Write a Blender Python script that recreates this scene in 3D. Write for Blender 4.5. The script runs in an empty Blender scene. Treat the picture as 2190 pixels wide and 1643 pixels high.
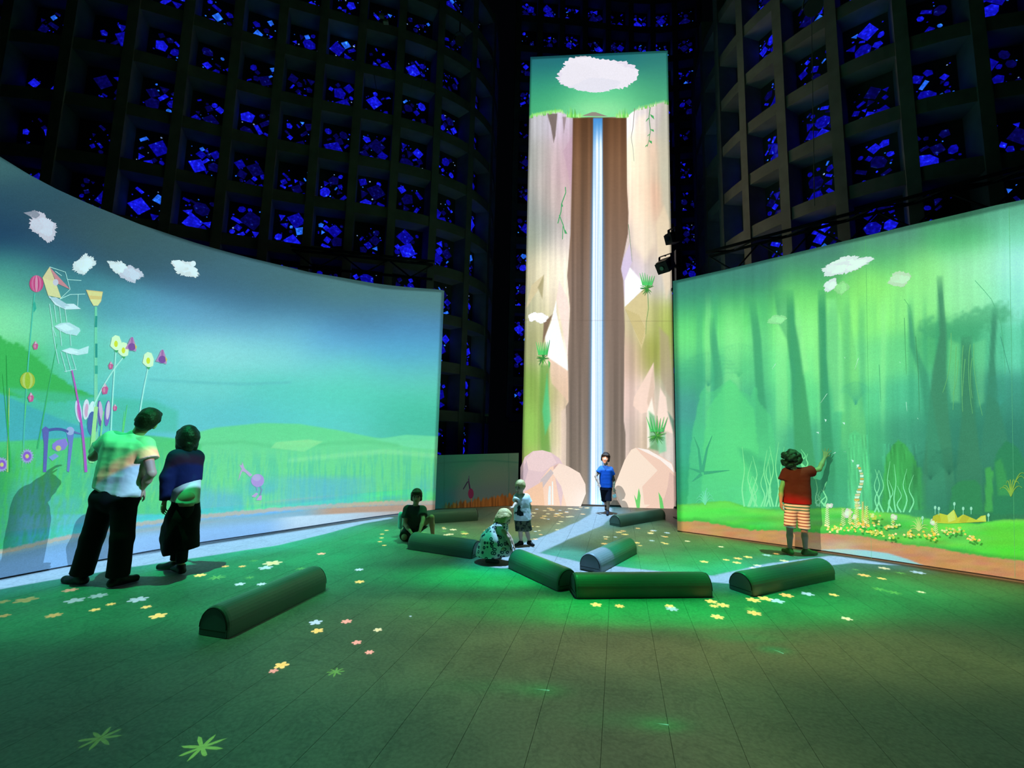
import bpy, math, random
import numpy as np
from mathutils import Vector, Matrix

SC = bpy.context.scene
COL = SC.collection
V3 = lambda *a: np.array(a, float)

# ------------------------------------------------------------------ camera (16 mm lens, 1.5 m above the floor)
FPX, EYE, CX, CY = 973.0, 1.5, 1095.0, 821.5
TH, RO = math.radians(6.74), math.radians(1.36)
CF = V3(0, math.cos(TH), math.sin(TH))
_u0 = V3(0, -math.sin(TH), math.cos(TH)); _r0 = V3(1, 0, 0)
CR = math.cos(RO)*_r0 + math.sin(RO)*_u0
CU = math.cos(RO)*_u0 - math.sin(RO)*_r0
CAM = V3(0, 0, EYE)
cd = bpy.data.cameras.new('camera'); cam = bpy.data.objects.new('camera', cd); COL.objects.link(cam)
cd.sensor_width = 36.0; cd.lens = FPX/2190*36.0; cd.clip_end = 200
M = Matrix.Identity(4)
for i in range(3):
    M[i][0], M[i][1], M[i][2], M[i][3] = CR[i], CU[i], -CF[i], CAM[i]
cam.matrix_world = M
SC.camera = cam

def ray(x, y):
    x = np.asarray(x, float)[..., None]; y = np.asarray(y, float)[..., None]
    return CF + CR*(x-CX)/FPX - CU*(y-CY)/FPX
def gnd(x, y, z=0.0):
    d = ray(x, y); return CAM + d*((z-EYE)/d[2])
def at(x, y, Y):
    d = ray(x, y); return CAM + d*(Y/d[1])
def proj(P):
    d = P-CAM; w = d@CF
    return CX+FPX*(d@CR)/w, CY-FPX*(d@CU)/w

# ------------------------------------------------------------------ world, view
w = bpy.data.worlds.new('world'); SC.world = w; w.use_nodes = True
w.node_tree.nodes['Background'].inputs[0].default_value = (0.02, 0.03, 0.05, 1)
w.node_tree.nodes['Background'].inputs[1].default_value = 0.02
SC.view_settings.view_transform = 'Standard'; SC.view_settings.look = 'None'
SC.cycles.max_bounces = 4; SC.cycles.diffuse_bounces = 1; SC.cycles.use_light_tree = False; SC.cycles.adaptive_threshold = 0.03; SC.cycles.glossy_bounces = 1; SC.cycles.transparent_max_bounces = 8
SC.view_settings.exposure = 0.0; SC.view_settings.gamma = 1.0; SC.view_settings.use_curve_mapping = False

def lin(c):
    c = np.asarray(c, float)/255.0
    return np.where(c <= 0.04045, c/12.92, ((c+0.055)/1.055)**2.4)
def lin4(c): return tuple(lin(c))+(1.0,)

# ------------------------------------------------------------------ small node toolkit
class NT:
    def __init__(s, nt): s.nt = nt
    def n(s, t, **kw):
        x = s.nt.nodes.new(t)
        for k, v in kw.items(): setattr(x, k, v)
        return x
    def set(s, sock, v):
        if hasattr(v, 'links'): s.nt.links.new(v, sock)
        else:
            try: sock.default_value = v
            except Exception: sock.default_value = tuple(v)+(1.0,)
    def m(s, op, a, b=None, c=None, clamp=False):
        x = s.n('ShaderNodeMath', operation=op); x.use_clamp = clamp
        s.set(x.inputs[0], a)
        if b is not None: s.set(x.inputs[1], b)
        if c is not None: s.set(x.inputs[2], c)
        return x.outputs[0]
    def v(s, op, a, b=None):
        x = s.n('ShaderNodeVectorMath', operation=op); s.set(x.inputs[0], a)
        if b is not None: s.set(x.inputs[1], b)
        return x.outputs['Value'] if op in ('DOT_PRODUCT', 'LENGTH', 'DISTANCE') else x.outputs['Vector']
    def scale(s, a, f):
        x = s.n('ShaderNodeVectorMath', operation='SCALE'); s.set(x.inputs[0], a); s.set(x.inputs['Scale'], f); return x.outputs[0]
    def sstep(s, x, a, b, o0=0.0, o1=1.0):
        k = s.n('ShaderNodeMapRange', interpolation_type='SMOOTHSTEP'); k.clamp = True
        s.set(k.inputs[0], x); s.set(k.inputs[1], a); s.set(k.inputs[2], b); s.set(k.inputs[3], o0); s.set(k.inputs[4], o1)
        return k.outputs[0]
    def mix(s, f, a, b):
        k = s.n('ShaderNodeMix', data_type='RGBA'); s.set(k.inputs[0], f); s.set(k.inputs[6], a); s.set(k.inputs[7], b); return k.outputs[2]

# ------------------------------------------------------------------ video projectors (real lights that throw a picture)
FLOOR_ALB = 0.29
def lamp(name, loc, cone, aim=None):
    l = bpy.data.lights.new(name, 'SPOT' if cone else 'POINT'); o = bpy.data.objects.new(name, l); COL.objects.link(o)
    o.location = loc; l.shadow_soft_size = 0.0; l.energy = 4*math.pi*math.pi
    if cone: l.spot_size = math.radians(cone); l.spot_blend = 0.05
    l.use_nodes = True
    t = NT(l.node_tree); em = [n for n in l.node_tree.nodes if n.type == 'EMISSION'][0]
    tc = t.n('ShaderNodeTexCoord')
    return o, t, em, tc.outputs['Normal']

def gp(x, y):
    g = gnd(x, y); return (float(g[0]), float(g[1]))
# picture thrown on the floor: soft blobs (pixel x, pixel y, radius across m, radius along m, colour, amount)
BLOBS = [
 (180,1300, 1.6,0.6,(10,112,60),0.9), (60,1440,0.9,0.45,(0,30,18),1.3), (420,1290,1.3,0.9,(14,120,66),0.7), (640,1180,1.1,0.9,(8,160,92),1.1),
 (780,1140,0.9,0.7,(10,160,95),0.9), (500,1215,0.9,0.5,(14,146,84),0.9), (700,1250,1.1,0.7,(20,105,60),0.6),
 (330,1400,0.8,0.45,(12,66,38),0.9), (640,1400,0.9,0.6,(44,90,58),0.9), (900,1330,1.0,0.6,(62,96,52),0.8),
 (120,1560,0.7,0.45,(0,28,14),1.2), (500,1560,0.7,0.45,(14,64,38),0.9), (850,1560,0.7,0.45,(26,72,46),0.9),
 (1000,1420,0.9,0.6,(64,90,54),0.7), (1250,1560,0.9,0.5,(60,74,48),0.9), (1250,1400,1.1,0.5,(84,90,52),0.7),
 (1650,1560,0.9,0.5,(52,68,38),0.9), (2000,1560,0.7,0.4,(22,34,18),1.0), (2200,1560,0.7,0.6,(14,14,6),1.2), (1650,1400,1.0,0.5,(80,92,48),0.75),
 (2000,1400,1.0,0.6,(72,82,42),0.8), (1300,1480,1.3,0.25,(40,84,48),0.5),
 (1040,1235,0.8,0.35,(6,178,84),1.2), (1250,1305,1.0,0.26,(0,172,66),1.1), (1480,1312,1.0,0.26,(0,174,72),1.1), (1700,1290,0.8,0.35,(10,160,70),0.9),
 (1900,1260,0.9,0.6,(20,150,70),0.8), (1225,1192,0.4,0.4,(56,160,150),1.4), (1440,1212,0.7,0.35,(26,182,98),1.4), (1340,1160,0.5,0.5,(80,128,84),0.8), (1480,1200,0.7,0.6,(30,170,90),0.8), (1620,1180,0.8,0.6,(50,150,75),0.8),
 (1180,1130,1.2,0.8,(112,120,74),0.9), (1010,1140,0.8,0.6,(70,118,68),0.9), (960,1160,0.6,0.7,(60,140,70),0.6), (1200,1095,1.0,0.9,(120,120,82),0.8),
 (1290,1100,0.6,1.2,(60,112,150),1.1), (1400,1140,0.7,1.2,(60,120,60),0.8), (1420,1100,0.5,0.9,(90,96,66),0.8), (2050,1250,0.7,0.5,(60,110,55),0.7),
 (1500,1150,0.6,0.6,(90,110,60),0.6), (1160,1477,0.12,0.06,(10,150,60),0.8), (1080,1470,0.35,0.07,(10,110,50),0.55), (1415,1550,0.11,0.05,(10,150,60),0.8), (1350,1540,0.3,0.08,(10,110,50),0.5),
 (1655,1390,0.10,0.05,(10,150,70),0.9), (1600,1365,0.3,0.07,(10,130,55),0.6),
]
# rivers of pale blue light: polyline of (pixel x, pixel y, half width m)
RIVERS = [
 [(1287,1086,0.20),(1287,1102,0.22),(1262,1120,0.24),(1190,1150,0.20),(1110,1182,0.24),(1072,1205,0.20)],
 [(1110,1182,0.20),(1230,1218,0.30),(1400,1228,0.14),(1545,1240,0.13),(1650,1215,0.16),(1800,1196,0.16),(1900,1203,0.14)],
 [(-120,1270,0.2),(0,1249,0.2),(150,1222,0.27),(275,1200,0.33),(440,1173,0.42),(560,1157,0.42),(660,1138,0.3),(760,1118,0.17),(830,1108,0.09)],
]
def floor_projector(name, loc, part, blobs, rivers):
    o, t, em, d = lamp(name, loc, 150)
    sp = t.n('ShaderNodeSeparateXYZ'); t.set(sp.inputs[0], d)
    k = t.m('DIVIDE', -loc[2], sp.outputs[2])
    px = t.m('MULTIPLY_ADD', sp.outputs[0], k, loc[0]); py = t.m('MULTIPLY_ADD', sp.outputs[1], k, loc[1])
    cb = t.n('ShaderNodeCombineXYZ'); t.set(cb.inputs[0], px); t.set(cb.inputs[1], py); P = cb.outputs[0]
    nz = t.n('ShaderNodeTexNoise'); t.set(nz.inputs['Vector'], P); nz.inputs['Scale'].default_value = 1.3; nz.inputs['Detail'].default_value = 3
    acc = None; wsum = None
    for (bx, by, rx, ry, c, amt) in blobs:
        gx, gy = gp(bx, by)
        q = t.v('MULTIPLY', t.v('SUBTRACT', P, (gx, gy, 0)), (1/rx, 1/ry, 0))
        e = t.m('EXPONENT', t.m('MULTIPLY', t.v('DOT_PRODUCT', q, q), -1.0))
        wgt = t.m('MULTIPLY', e, amt)
        col = t.scale(tuple(lin(c)/FLOOR_ALB), wgt)
        acc = col if acc is None else t.v('ADD', acc, col)
        wsum = wgt if wsum is None else t.m('ADD', wsum, wgt)
    # where blobs overlap they average instead of adding up
    acc = t.scale(acc, t.m('DIVIDE', 1.0, t.m('MAXIMUM', wsum, 0.85)))
    acc = t.v('ADD', acc, t.scale(tuple(lin((8, 28, 16))/FLOOR_ALB), t.m('SUBTRACT', 1.0, t.m('MINIMUM', wsum, 0.85))))
    # darker, browner mottling
    acc = t.scale(acc, t.sstep(nz.outputs[0], 0.3, 0.7, 0.8, 1.2))
    rm = None; halo = None
    for river in rivers:
        for (a, b) in zip(river[:-1], river[1:]):
            ax, ay = gp(a[0], a[1]); bx, by = gp(b[0], b[1]); L2 = (bx-ax)**2+(by-ay)**2
            pa = t.v('SUBTRACT', P, (ax, ay, 0))
            h = t.m('DIVIDE', t.v('DOT_PRODUCT', pa, (bx-ax, by-ay, 0)), L2, clamp=True)
            dist = t.v('LENGTH', t.v('SUBTRACT', pa, t.scale((bx-ax, by-ay, 0), h)))
            dd = t.m('SUBTRACT', dist, t.m('MULTIPLY_ADD', h, b[2]-a[2], a[2]))
            rm = dd if rm is None else t.m('MINIMUM', rm, dd)
    if rm is not None:
        rm = t.m('ADD', rm, t.m('MULTIPLY', t.m('SUBTRACT', nz.outputs[0], 0.5), 0.10))
        mask = t.sstep(rm, 0.035, -0.035)
        halo = t.sstep(rm, 0.5, 0.0, 0.0, 0.24)
        acc = t.v('ADD', acc, t.scale(tuple(lin((40, 180, 190))/FLOOR_ALB), halo))
        acc = t.mix(mask, acc, tuple(lin((150, 205, 250))/FLOOR_ALB*1.02))
    # each projector fills its own share of the floor
    for (axis, a, b) in part:
        acc = t.scale(acc, t.sstep(px if axis == 'x' else py, a, b))
    for (a, b) in (((-5.95, 2.5), (-4.75, 5.34)), ((-4.75, 5.34), (-1.5, 9.66)), ((7.5, 3.85), (2.84, 8.05))):
        e = V3(b[0]-a[0], b[1]-a[1]); e /= np.linalg.norm(e); inn = V3(e[1], -e[0])
        if inn@(V3(1, 5)-V3(*a)) < 0: inn = -inn
        hm = t.sstep(t.m('SUBTRACT', t.v('DOT_PRODUCT', P, (inn[0], inn[1], 0)), float(inn@V3(*a))), 0.0, 0.15)
        if a[0] > 0: hm = t.m('MAXIMUM', hm, t.sstep(px, 3.05, 2.9))
        acc = t.scale(acc, hm)
    acc = t.scale(acc, t.sstep(px, 3.95, 3.8) if part[-1][0] == 'x' and part[-1][1] > 3 else 1.0)
    acc = t.scale(acc, t.sstep(py, 10.7, 10.55))
    cz = t.m('ABSOLUTE', sp.outputs[2])
    t.set(em.inputs['Color'], acc)
    t.set(em.inputs['Strength'], t.m('DIVIDE', loc[2]**2, t.m('MAXIMUM', t.m('POWER', cz, 3.0), 0.05)))
    return o
def near(a, b, lst): return [x for x in lst if a < gp(x[0], x[1])[0] < b]
FP = [(-4.6, 3.6, 8.5), (1.0, 7.0, 10.5), (5.3, 5.7, 8.5)]
floor_projector('floor_projector_light', FP[0], [('x', -1.2, -2.2)], near(-12, -0.4, BLOBS), [RIVERS[2]])
floor_projector('floor_projector_light', FP[1], [('x', -2.2, -1.2), ('x', 3.4, 2.4)], near(-2.7, 3.8, BLOBS), [RIVERS[0], RIVERS[1], RIVERS[2][4:]])
floor_projector('floor_projector_light', FP[2], [('x', 2.4, 3.4), ('y', 1.0, 2.5)], near(1.6, 12, BLOBS), [RIVERS[1][3:]])

# wall projectors: throw the broad bands of colour of each screen's picture by height above the floor
EMI, PA = 0.42, 0.5
RAMPS = {
 'left': [(0.0,(150,205,255)),(0.26,(140,195,255)),(0.31,(222,186,160)),(0.38,(205,180,150)),(0.46,(90,235,150)),(1.2,(80,235,150)),(1.8,(120,245,180)),(2.4,(110,225,215)),(3.2,(120,190,240)),(4.0,(140,190,200))],
 'right': [(0.0,(255,190,130)),(0.32,(250,180,120)),(0.46,(130,235,110)),(0.8,(120,235,120)),(1.2,(120,230,160)),(4.4,(150,240,170))],
 'tower': [(0.0,(255,236,220)),(11.0,(255,240,230))],
}
def ramp_color(kind, z):
    st = RAMPS[kind]; zs = [s[0] for s in st]; cs = np.array([lin(s[1]) for s in st])
    return np.stack([np.interp(z, zs, cs[:, i]) for i in range(3)], -1)
LEFT_PLAN = [(-5.75, 2.9), (-5.25, 3.9), (-4.97, 4.67), (-4.65, 5.34), (-4.2, 6.17), (-3.47, 7.15), (-2.45, 8.52), (-1.5, 9.46)]
RIGHT_PLAN = [(2.84, 7.88), (3.75, 7.22), (4.63, 6.54), (5.35, 5.92), (5.91, 5.42), (6.6, 4.72), (7.3, 3.95)]
def wall_projector(name, loc, plan, kind, y0, y1, tops):
    "plan: two points (flat screen) or more (circular arc fitted through them); tops: (y, z) pairs of the screen's top edge"
    loc = V3(*loc); o, t, em, d = lamp(name, loc, 0); p = np.array(plan, float)
    sp = t.n('ShaderNodeSeparateXYZ'); t.set(sp.inputs[0], d)
    if len(p) == 2:
        u = (p[1]-p[0])/np.linalg.norm(p[1]-p[0]); N = V3(-u[1], u[0], 0); h = float((p[0]-loc[:2])@N[:2])
        if h < 0: N = -N; h = -h
        cosn = t.m('MAXIMUM', t.v('DOT_PRODUCT', d, tuple(N)), 0.02); k = t.m('DIVIDE', h, cosn)
        q = t.scale(d, k); pos = t.v('ADD', q, tuple(loc)); ax = 0
    else:
        A = np.c_[2*p, np.ones(len(p))]; sol = np.linalg.lstsq(A, (p**2).sum(1), rcond=None)[0]; c = sol[:2]; Rr = math.sqrt(sol[2]+c@c)
        m = loc[:2]-c; dxy = t.v('MULTIPLY', d, (1, 1, 0))
        aa = t.v('DOT_PRODUCT', dxy, dxy); bb = t.v('DOT_PRODUCT', dxy, (m[0], m[1], 0)); cc = float(m@m-Rr*Rr)
        disc = t.m('SQRT', t.m('MAXIMUM', t.m('SUBTRACT', t.m('MULTIPLY', bb, bb), t.m('MULTIPLY', aa, cc)), 0.0))
        k = t.m('DIVIDE', t.m('SUBTRACT', disc, bb), t.m('MAXIMUM', aa, 0.001)); q = t.scale(d, k); pos = t.v('ADD', q, tuple(loc)); ax = 1
        cosn = t.m('MAXIMUM', t.m('DIVIDE', t.v('DOT_PRODUCT', t.v('MULTIPLY', t.v('SUBTRACT', pos, (c[0], c[1], 0)), (1, 1, 0)), d), Rr), 0.05)
    s2 = t.n('ShaderNodeSeparateXYZ'); t.set(s2.inputs[0], pos); y = s2.outputs[ax]; z = s2.outputs[2]
    side = t.m('GREATER_THAN', t.v('DOT_PRODUCT', d, tuple(V3(*(np.mean(p, 0)-loc[:2]), 0))), 0.0)
    mask = t.m('MULTIPLY', side, t.m('MULTIPLY', t.sstep(y, y0, y0+0.05), t.sstep(y, y1, y1-0.05)))
    zt = tops[0][1]
    for (ya, za), (yb, zb) in zip(tops[:-1], tops[1:]):
        kk = t.n('ShaderNodeMapRange'); t.set(kk.inputs[0], y); kk.inputs[1].default_value = ya; kk.inputs[2].default_value = yb; kk.inputs[3].default_value = 0; kk.inputs[4].default_value = zb-za
        zt = t.m('ADD', zt, kk.outputs[0])
    mask = t.m('MULTIPLY', mask, t.m('MULTIPLY', t.sstep(z, -0.06, 0.0), t.sstep(t.m('SUBTRACT', z, zt), 0.0, -0.05)))
    st = RAMPS[kind]; acc = tuple(lin(st[0][1]))
    for (z0, c0), (z1, c1) in zip(st[:-1], st[1:]):
        k2 = t.n('ShaderNodeMapRange'); t.set(k2.inputs[0], z); k2.inputs[1].default_value = z0; k2.inputs[2].default_value = z1
        acc = t.mix(k2.outputs[0], acc if hasattr(acc, 'links') else tuple(acc)+(1,), tuple(lin(c1))+(1,))
    t.set(em.inputs['Color'], t.scale(acc, t.m('MULTIPLY', mask, (1-EMI)/PA)))
    t.set(em.inputs['Strength'], t.m('MINIMUM', t.m('DIVIDE', t.m('MULTIPLY', k, k), cosn), 400.0))
    return o
WP = {'left': (3.6, 2.9, 6.0), 'tower': (-1.35, 2.8, 6.2), 'right': (-1.8, 0.8, 6.0)}
wall_projector('wall_projector_light', WP['left'], LEFT_PLAN, 'left', 2.9, 9.44, [(2.9, 4.34), (4.4, 4.12), (5.6, 4.02), (7.2, 4.1), (8.4, 4.3), (9.46, 4.58)])
wall_projector('wall_projector_light', WP['tower'], [(0.27, 10.53), (3.77, 10.52)], 'tower', 0.28, 3.76, [(0.27, 11.1), (3.77, 11.37)])
wall_projector('wall_projector_light', WP['right'], RIGHT_PLAN, 'right', 3.95, 7.86, [(3.95, 4.5), (6.5, 4.46), (7.88, 4.33)])

# ------------------------------------------------------------------ object helpers
WL = {}
def tag(o, label=None, cat=None, group=None, kind=None):
    if label: o['label'] = label
    if cat: o['category'] = cat
    if group: o['group'] = group
    if kind: o['kind'] = kind
    return o
def empty(name, loc=(0, 0, 0), label=None, cat=None, group=None, kind=None, parent=None):
    o = bpy.data.objects.new(name, None); COL.objects.link(o); loc = V3(*loc); o.empty_display_size = 0.1
    if parent is not None: o.parent = parent; o.location = loc-WL[parent.name]
    else: o.location = loc
    WL[o.name] = loc
    return tag(o, label, cat, group, kind)
def mk(name, verts, faces, mat, parent=None, smooth=False, cols=None, dif=None):
    verts = np.asarray(verts, float).reshape(-1, 3)
    if parent is not None: off = WL[parent.name]
    else: off = V3(0, 0, 0)
    me = bpy.data.meshes.new(name)
    if isinstance(faces, np.ndarray) and faces.ndim == 2:
        n, k = faces.shape
        me.vertices.add(len(verts)); me.vertices.foreach_set('co', (verts-off).astype(np.float32).ravel())
        me.loops.add(n*k); me.loops.foreach_set('vertex_index', faces.astype(np.int32).ravel())
        me.polygons.add(n); me.polygons.foreach_set('loop_start', np.arange(0, n*k, k, dtype=np.int32))
        try: me.polygons.foreach_set('loop_total', np.full(n, k, np.int32))
        except Exception: pass
        me.update(calc_edges=True); me.validate()
    else:
        me.from_pydata((verts-off).tolist(), [], [list(map(int, f)) for f in faces]); me.update()
    for nm, cc in (('Col', cols), ('Dif', dif)):
        if cc is not None:
            a = me.attributes.new(nm, 'FLOAT_COLOR', 'POINT')
            cc = np.broadcast_to(np.asarray(cc, float), (len(verts), 3))
            a.data.foreach_set('color', np.concatenate([cc, np.ones((len(verts), 1))], 1).astype(np.float32).ravel())
    if smooth: me.polygons.foreach_set('use_smooth', np.ones(len(me.polygons), bool))
    me.materials.append(mat)
    o = bpy.data.objects.new(name, me); COL.objects.link(o)
    if parent is not None: o.parent = parent
    WL[o.name] = off
    return o
class MB:
    def __init__(s): s.v = []; s.f = []
    def box(s, c, ax, ay, az):
        c, ax, ay, az = (np.asarray(k, float) for k in (c, ax, ay, az)); b = len(s.v)
        for i in (-1, 1):
            for j in (-1, 1):
                for k in (-1, 1): s.v.append(c+ax*i+ay*j+az*k)
        for q in ((0,1,3,2),(4,6,7,5),(0,4,5,1),(2,3,7,6),(0,2,6,4),(1,5,7,3)): s.f.append([b+i for i in q])
        return s
    def tube(s, pts, r, n=8, caps=True):
        pts = [np.asarray(p, float) for p in pts]; b = len(s.v)
        rs = r if hasattr(r, '__len__') else [r]*len(pts)
        for i, p in enumerate(pts):
            d = pts[min(i+1, len(pts)-1)]-pts[max(i-1, 0)]; d = d/(np.linalg.norm(d)+1e-9)
            a = np.cross(d, V3(0, 0, 1) if abs(d[2]) < 0.9 else V3(1, 0, 0)); a /= np.linalg.norm(a); e = np.cross(d, a)
            for k in range(n):
                t = 2*math.pi*k/n; s.v.append(p+(a*math.cos(t)+e*math.sin(t))*rs[i])
        for i in range(len(pts)-1):
            for k in range(n):
                s.f.append([b+i*n+k, b+i*n+(k+1) % n, b+(i+1)*n+(k+1) % n, b+(i+1)*n+k])
        if caps:
            s.f.append([b+k for k in range(n)][::-1]); s.f.append([b+(len(pts)-1)*n+k for k in range(n)])
        return s
    def add(s, v, f):
        b = len(s.v); s.v += [np.asarray(p, float) for p in v]; s.f += [[b+i for i in q] for q in f]; return s
    def build(s, name, mat, parent=None, smooth=False): return mk(name, s.v, s.f, mat, parent, smooth)

# ------------------------------------------------------------------ materials
def new_mat(name):
    m = bpy.data.materials.new(name); m.use_nodes = True
    t = NT(m.node_tree); b = m.node_tree.nodes['Principled BSDF']; out = m.node_tree.nodes['Material Output']
    return m, t, b, out
def plain(name, c, rough=0.7, metal=0.0, noise=0.0, scale=20.0, bump=0.0, spec=0.3):
    m, t, b, out = new_mat(name)
    b.inputs['Roughness'].default_value = rough; b.inputs['Metallic'].default_value = metal
    b.inputs['Specular IOR Level'].default_value = spec
    b.inputs['Base Color'].default_value = lin4(c)
    if noise or bump:
        tc = t.n('ShaderNodeTexCoord'); nz = t.n('ShaderNodeTexNoise'); t.set(nz.inputs['Vector'], tc.outputs['Object'])
        nz.inputs['Scale'].default_value = scale; nz.inputs['Detail'].default_value = 4
        if noise:
            c = lin(c)
            t.set(b.inputs['Base Color'], t.mix(nz.outputs[0], tuple(c*(1-noise))+(1,), tuple(np.minimum(c*(1+noise), 1))+(1,)))
        if bump:
            bp = t.n('ShaderNodeBump'); bp.inputs['Strength'].default_value = bump; bp.inputs['Distance'].default_value = 0.01
            t.set(bp.inputs['Height'], nz.outputs[0]); t.set(b.inputs['Normal'], bp.outputs[0])
    return m
def picture_mat(name, emi, sample=True):
    m, t, b, out = new_mat(name)
    a1 = t.n('ShaderNodeAttribute', attribute_name='Col'); a2 = t.n('ShaderNodeAttribute', attribute_name='Dif')
    b.inputs['Roughness'].default_value = 0.95; b.inputs['Specular IOR Level'].default_value = 0.05
    tc = t.n('ShaderNodeTexCoord'); nz = t.n('ShaderNodeTexNoise'); t.set(nz.inputs['Vector'], tc.outputs['Object'])
    nz.inputs['Scale'].default_value = 90; nz.inputs['Detail'].default_value = 2
    g = t.sstep(nz.outputs[0], 0.2, 0.8, 0.93, 1.07)
    t.set(b.inputs['Base Color'], t.scale(a2.outputs['Color'], g)); t.set(b.inputs['Emission Color'], t.scale(a1.outputs['Color'], g))
    b.inputs['Emission Strength'].default_value = emi
    if not sample: m.cycles.emission_sampling = 'NONE'
    return m
PIC = picture_mat('projected_picture', EMI)
PICO = picture_mat('projected_picture_detail', EMI, False)
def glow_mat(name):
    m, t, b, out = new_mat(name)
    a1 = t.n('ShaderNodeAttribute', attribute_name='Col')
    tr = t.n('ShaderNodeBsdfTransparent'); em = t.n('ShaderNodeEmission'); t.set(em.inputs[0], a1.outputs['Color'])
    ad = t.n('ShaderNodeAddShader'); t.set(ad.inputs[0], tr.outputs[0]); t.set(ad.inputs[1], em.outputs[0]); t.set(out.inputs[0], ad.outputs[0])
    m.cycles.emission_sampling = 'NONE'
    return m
LIGHTDECAL = glow_mat('light_patch_decal')  # emissive decal that imitates projector light on the floor
BLACK = plain('black_metal', (22, 22, 24), 0.5)
FRAME = plain('screen_frame', (60, 64, 66), 0.7)
CONC = plain('board_marked_concrete', (156, 149, 134), 0.9, noise=0.35, scale=3.0, bump=0.3)
CONCD = plain('dark_infill_concrete', (92, 90, 84), 0.95, noise=0.3, scale=6.0, bump=0.2)

# ------------------------------------------------------------------ noise and painting helpers (numpy)
def vnoise(x, y, seed=0):
    xi = np.floor(x).astype(np.int64); yi = np.floor(y).astype(np.int64); fx = x-xi; fy = y-yi
    def hsh(a, b):
        h = (a*374761393 + b*668265263 + seed*974711) & 0xffffffff
        h = ((h ^ (h >> 13))*1274126177) & 0xffffffff
        return ((h ^ (h >> 16)) & 0xffff)/65535.0
    fx = fx*fx*(3-2*fx); fy = fy*fy*(3-2*fy)
    return (hsh(xi, yi)*(1-fx)+hsh(xi+1, yi)*fx)*(1-fy)+(hsh(xi, yi+1)*(1-fx)+hsh(xi+1, yi+1)*fx)*fy
def fbm(x, y, seed=0, o=4):
    s = 0; a = 0.5
    for i in range(o): s = s+a*vnoise(x, y, seed+i); x = x*2.03; y = y*2.03; a *= 0.5
    return s
def sm(x, a, b):
    t = np.clip((x-a)/(b-a), 0, 1); return t*t*(3-2*t)
def sdpoly(X, Y, poly):
    p = np.asarray(poly, float); n = len(p)
    d = np.full(X.shape, 1e18); ins = np.zeros(X.shape, bool)
    for i in range(n):
        a = p[i]; b = p[(i+1) % n]; e = b-a
        wx = X-a[0]; wy = Y-a[1]; t = np.clip((wx*e[0]+wy*e[1])/(e@e+1e-12), 0, 1)
        d = np.minimum(d, (wx-e[0]*t)**2+(wy-e[1]*t)**2)
        if a[1] != b[1]:
            c = (a[1] > Y) != (b[1] > Y); ins ^= c & (X < (b[0]-a[0])*(Y-a[1])/(b[1]-a[1])+a[0])
    d = np.sqrt(d); return np.where(ins, -d, d)
def sdline(X, Y, pts):
    p = np.asarray(pts, float); d = np.full(X.shape, 1e18)
    for i in range(len(p)-1):
        a = p[i]; e = p[i+1]-a; wx = X-a[0]; wy = Y-a[1]; t = np.clip((wx*e[0]+wy*e[1])/(e@e+1e-12), 0, 1)
        d = np.minimum(d, (wx-e[0]*t)**2+(wy-e[1]*t)**2)
    return np.sqrt(d)
class Paint:
    def __init__(s, X, Y, pts, sx, sy):
        s.X, s.Y = X, Y; P = np.array([(a, b) for a, b, c in pts], float); K = np.array([c for a, b, c in pts], float)
        num = np.zeros(X.shape+(3,)); den = np.zeros(X.shape)
        for (px, py), k in zip(P, K):
            r2 = ((X-px)/sx)**2+((Y-py)/sy)**2
            wv = np.exp(-r2)+1e-4/(0.3+r2)**2
            num += wv[..., None]*k; den += wv
        s.c = num/den[..., None]
    def over(s, m, col):
        s.c = s.c*(1-m[..., None])+np.asarray(col, float)*m[..., None]; return s
    def mul(s, k): s.c = s.c*(k[..., None] if np.ndim(k) else k); return s
    def poly(s, pts, col, f=2.0, a=1.0, wob=0.0, seed=0, fn=None):
        p = np.asarray(pts, float); x0, y0 = p.min(0)-f-8; x1, y1 = p.max(0)+f+8
        b = (s.X > x0) & (s.X < x1) & (s.Y > y0) & (s.Y < y1)
        if not b.any(): return s
        X, Y = s.X[b], s.Y[b]; d = sdpoly(X, Y, p)
        if wob: d = d+wob*(vnoise(X/7, Y/7, seed)-0.5)*2
        m = sm(d, f*0.5, -f*0.5)*a
        if fn is not None:
            k = fn(X, Y); k = np.asarray(k)
            if k.ndim == 1: m = m*k; cc = np.asarray(col, float)
            else: cc = k
        else: cc = np.asarray(col, float)
        s.c[b] = s.c[b]*(1-m[:, None])+cc*m[:, None]; return s
    def line(s, pts, w, col, a=1.0, f=1.5):
        p = np.asarray(pts, float); x0, y0 = p.min(0)-w-6; x1, y1 = p.max(0)+w+6
        b = (s.X > x0) & (s.X < x1) & (s.Y > y0) & (s.Y < y1)
        if not b.any(): return s
        d = sdline(s.X[b], s.Y[b], p); m = sm(d, w*0.5+f, max(w*0.5-f, 0)-0.01)*a
        s.c[b] = s.c[b]*(1-m[:, None])+np.asarray(col, float)*m[:, None]; return s

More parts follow.
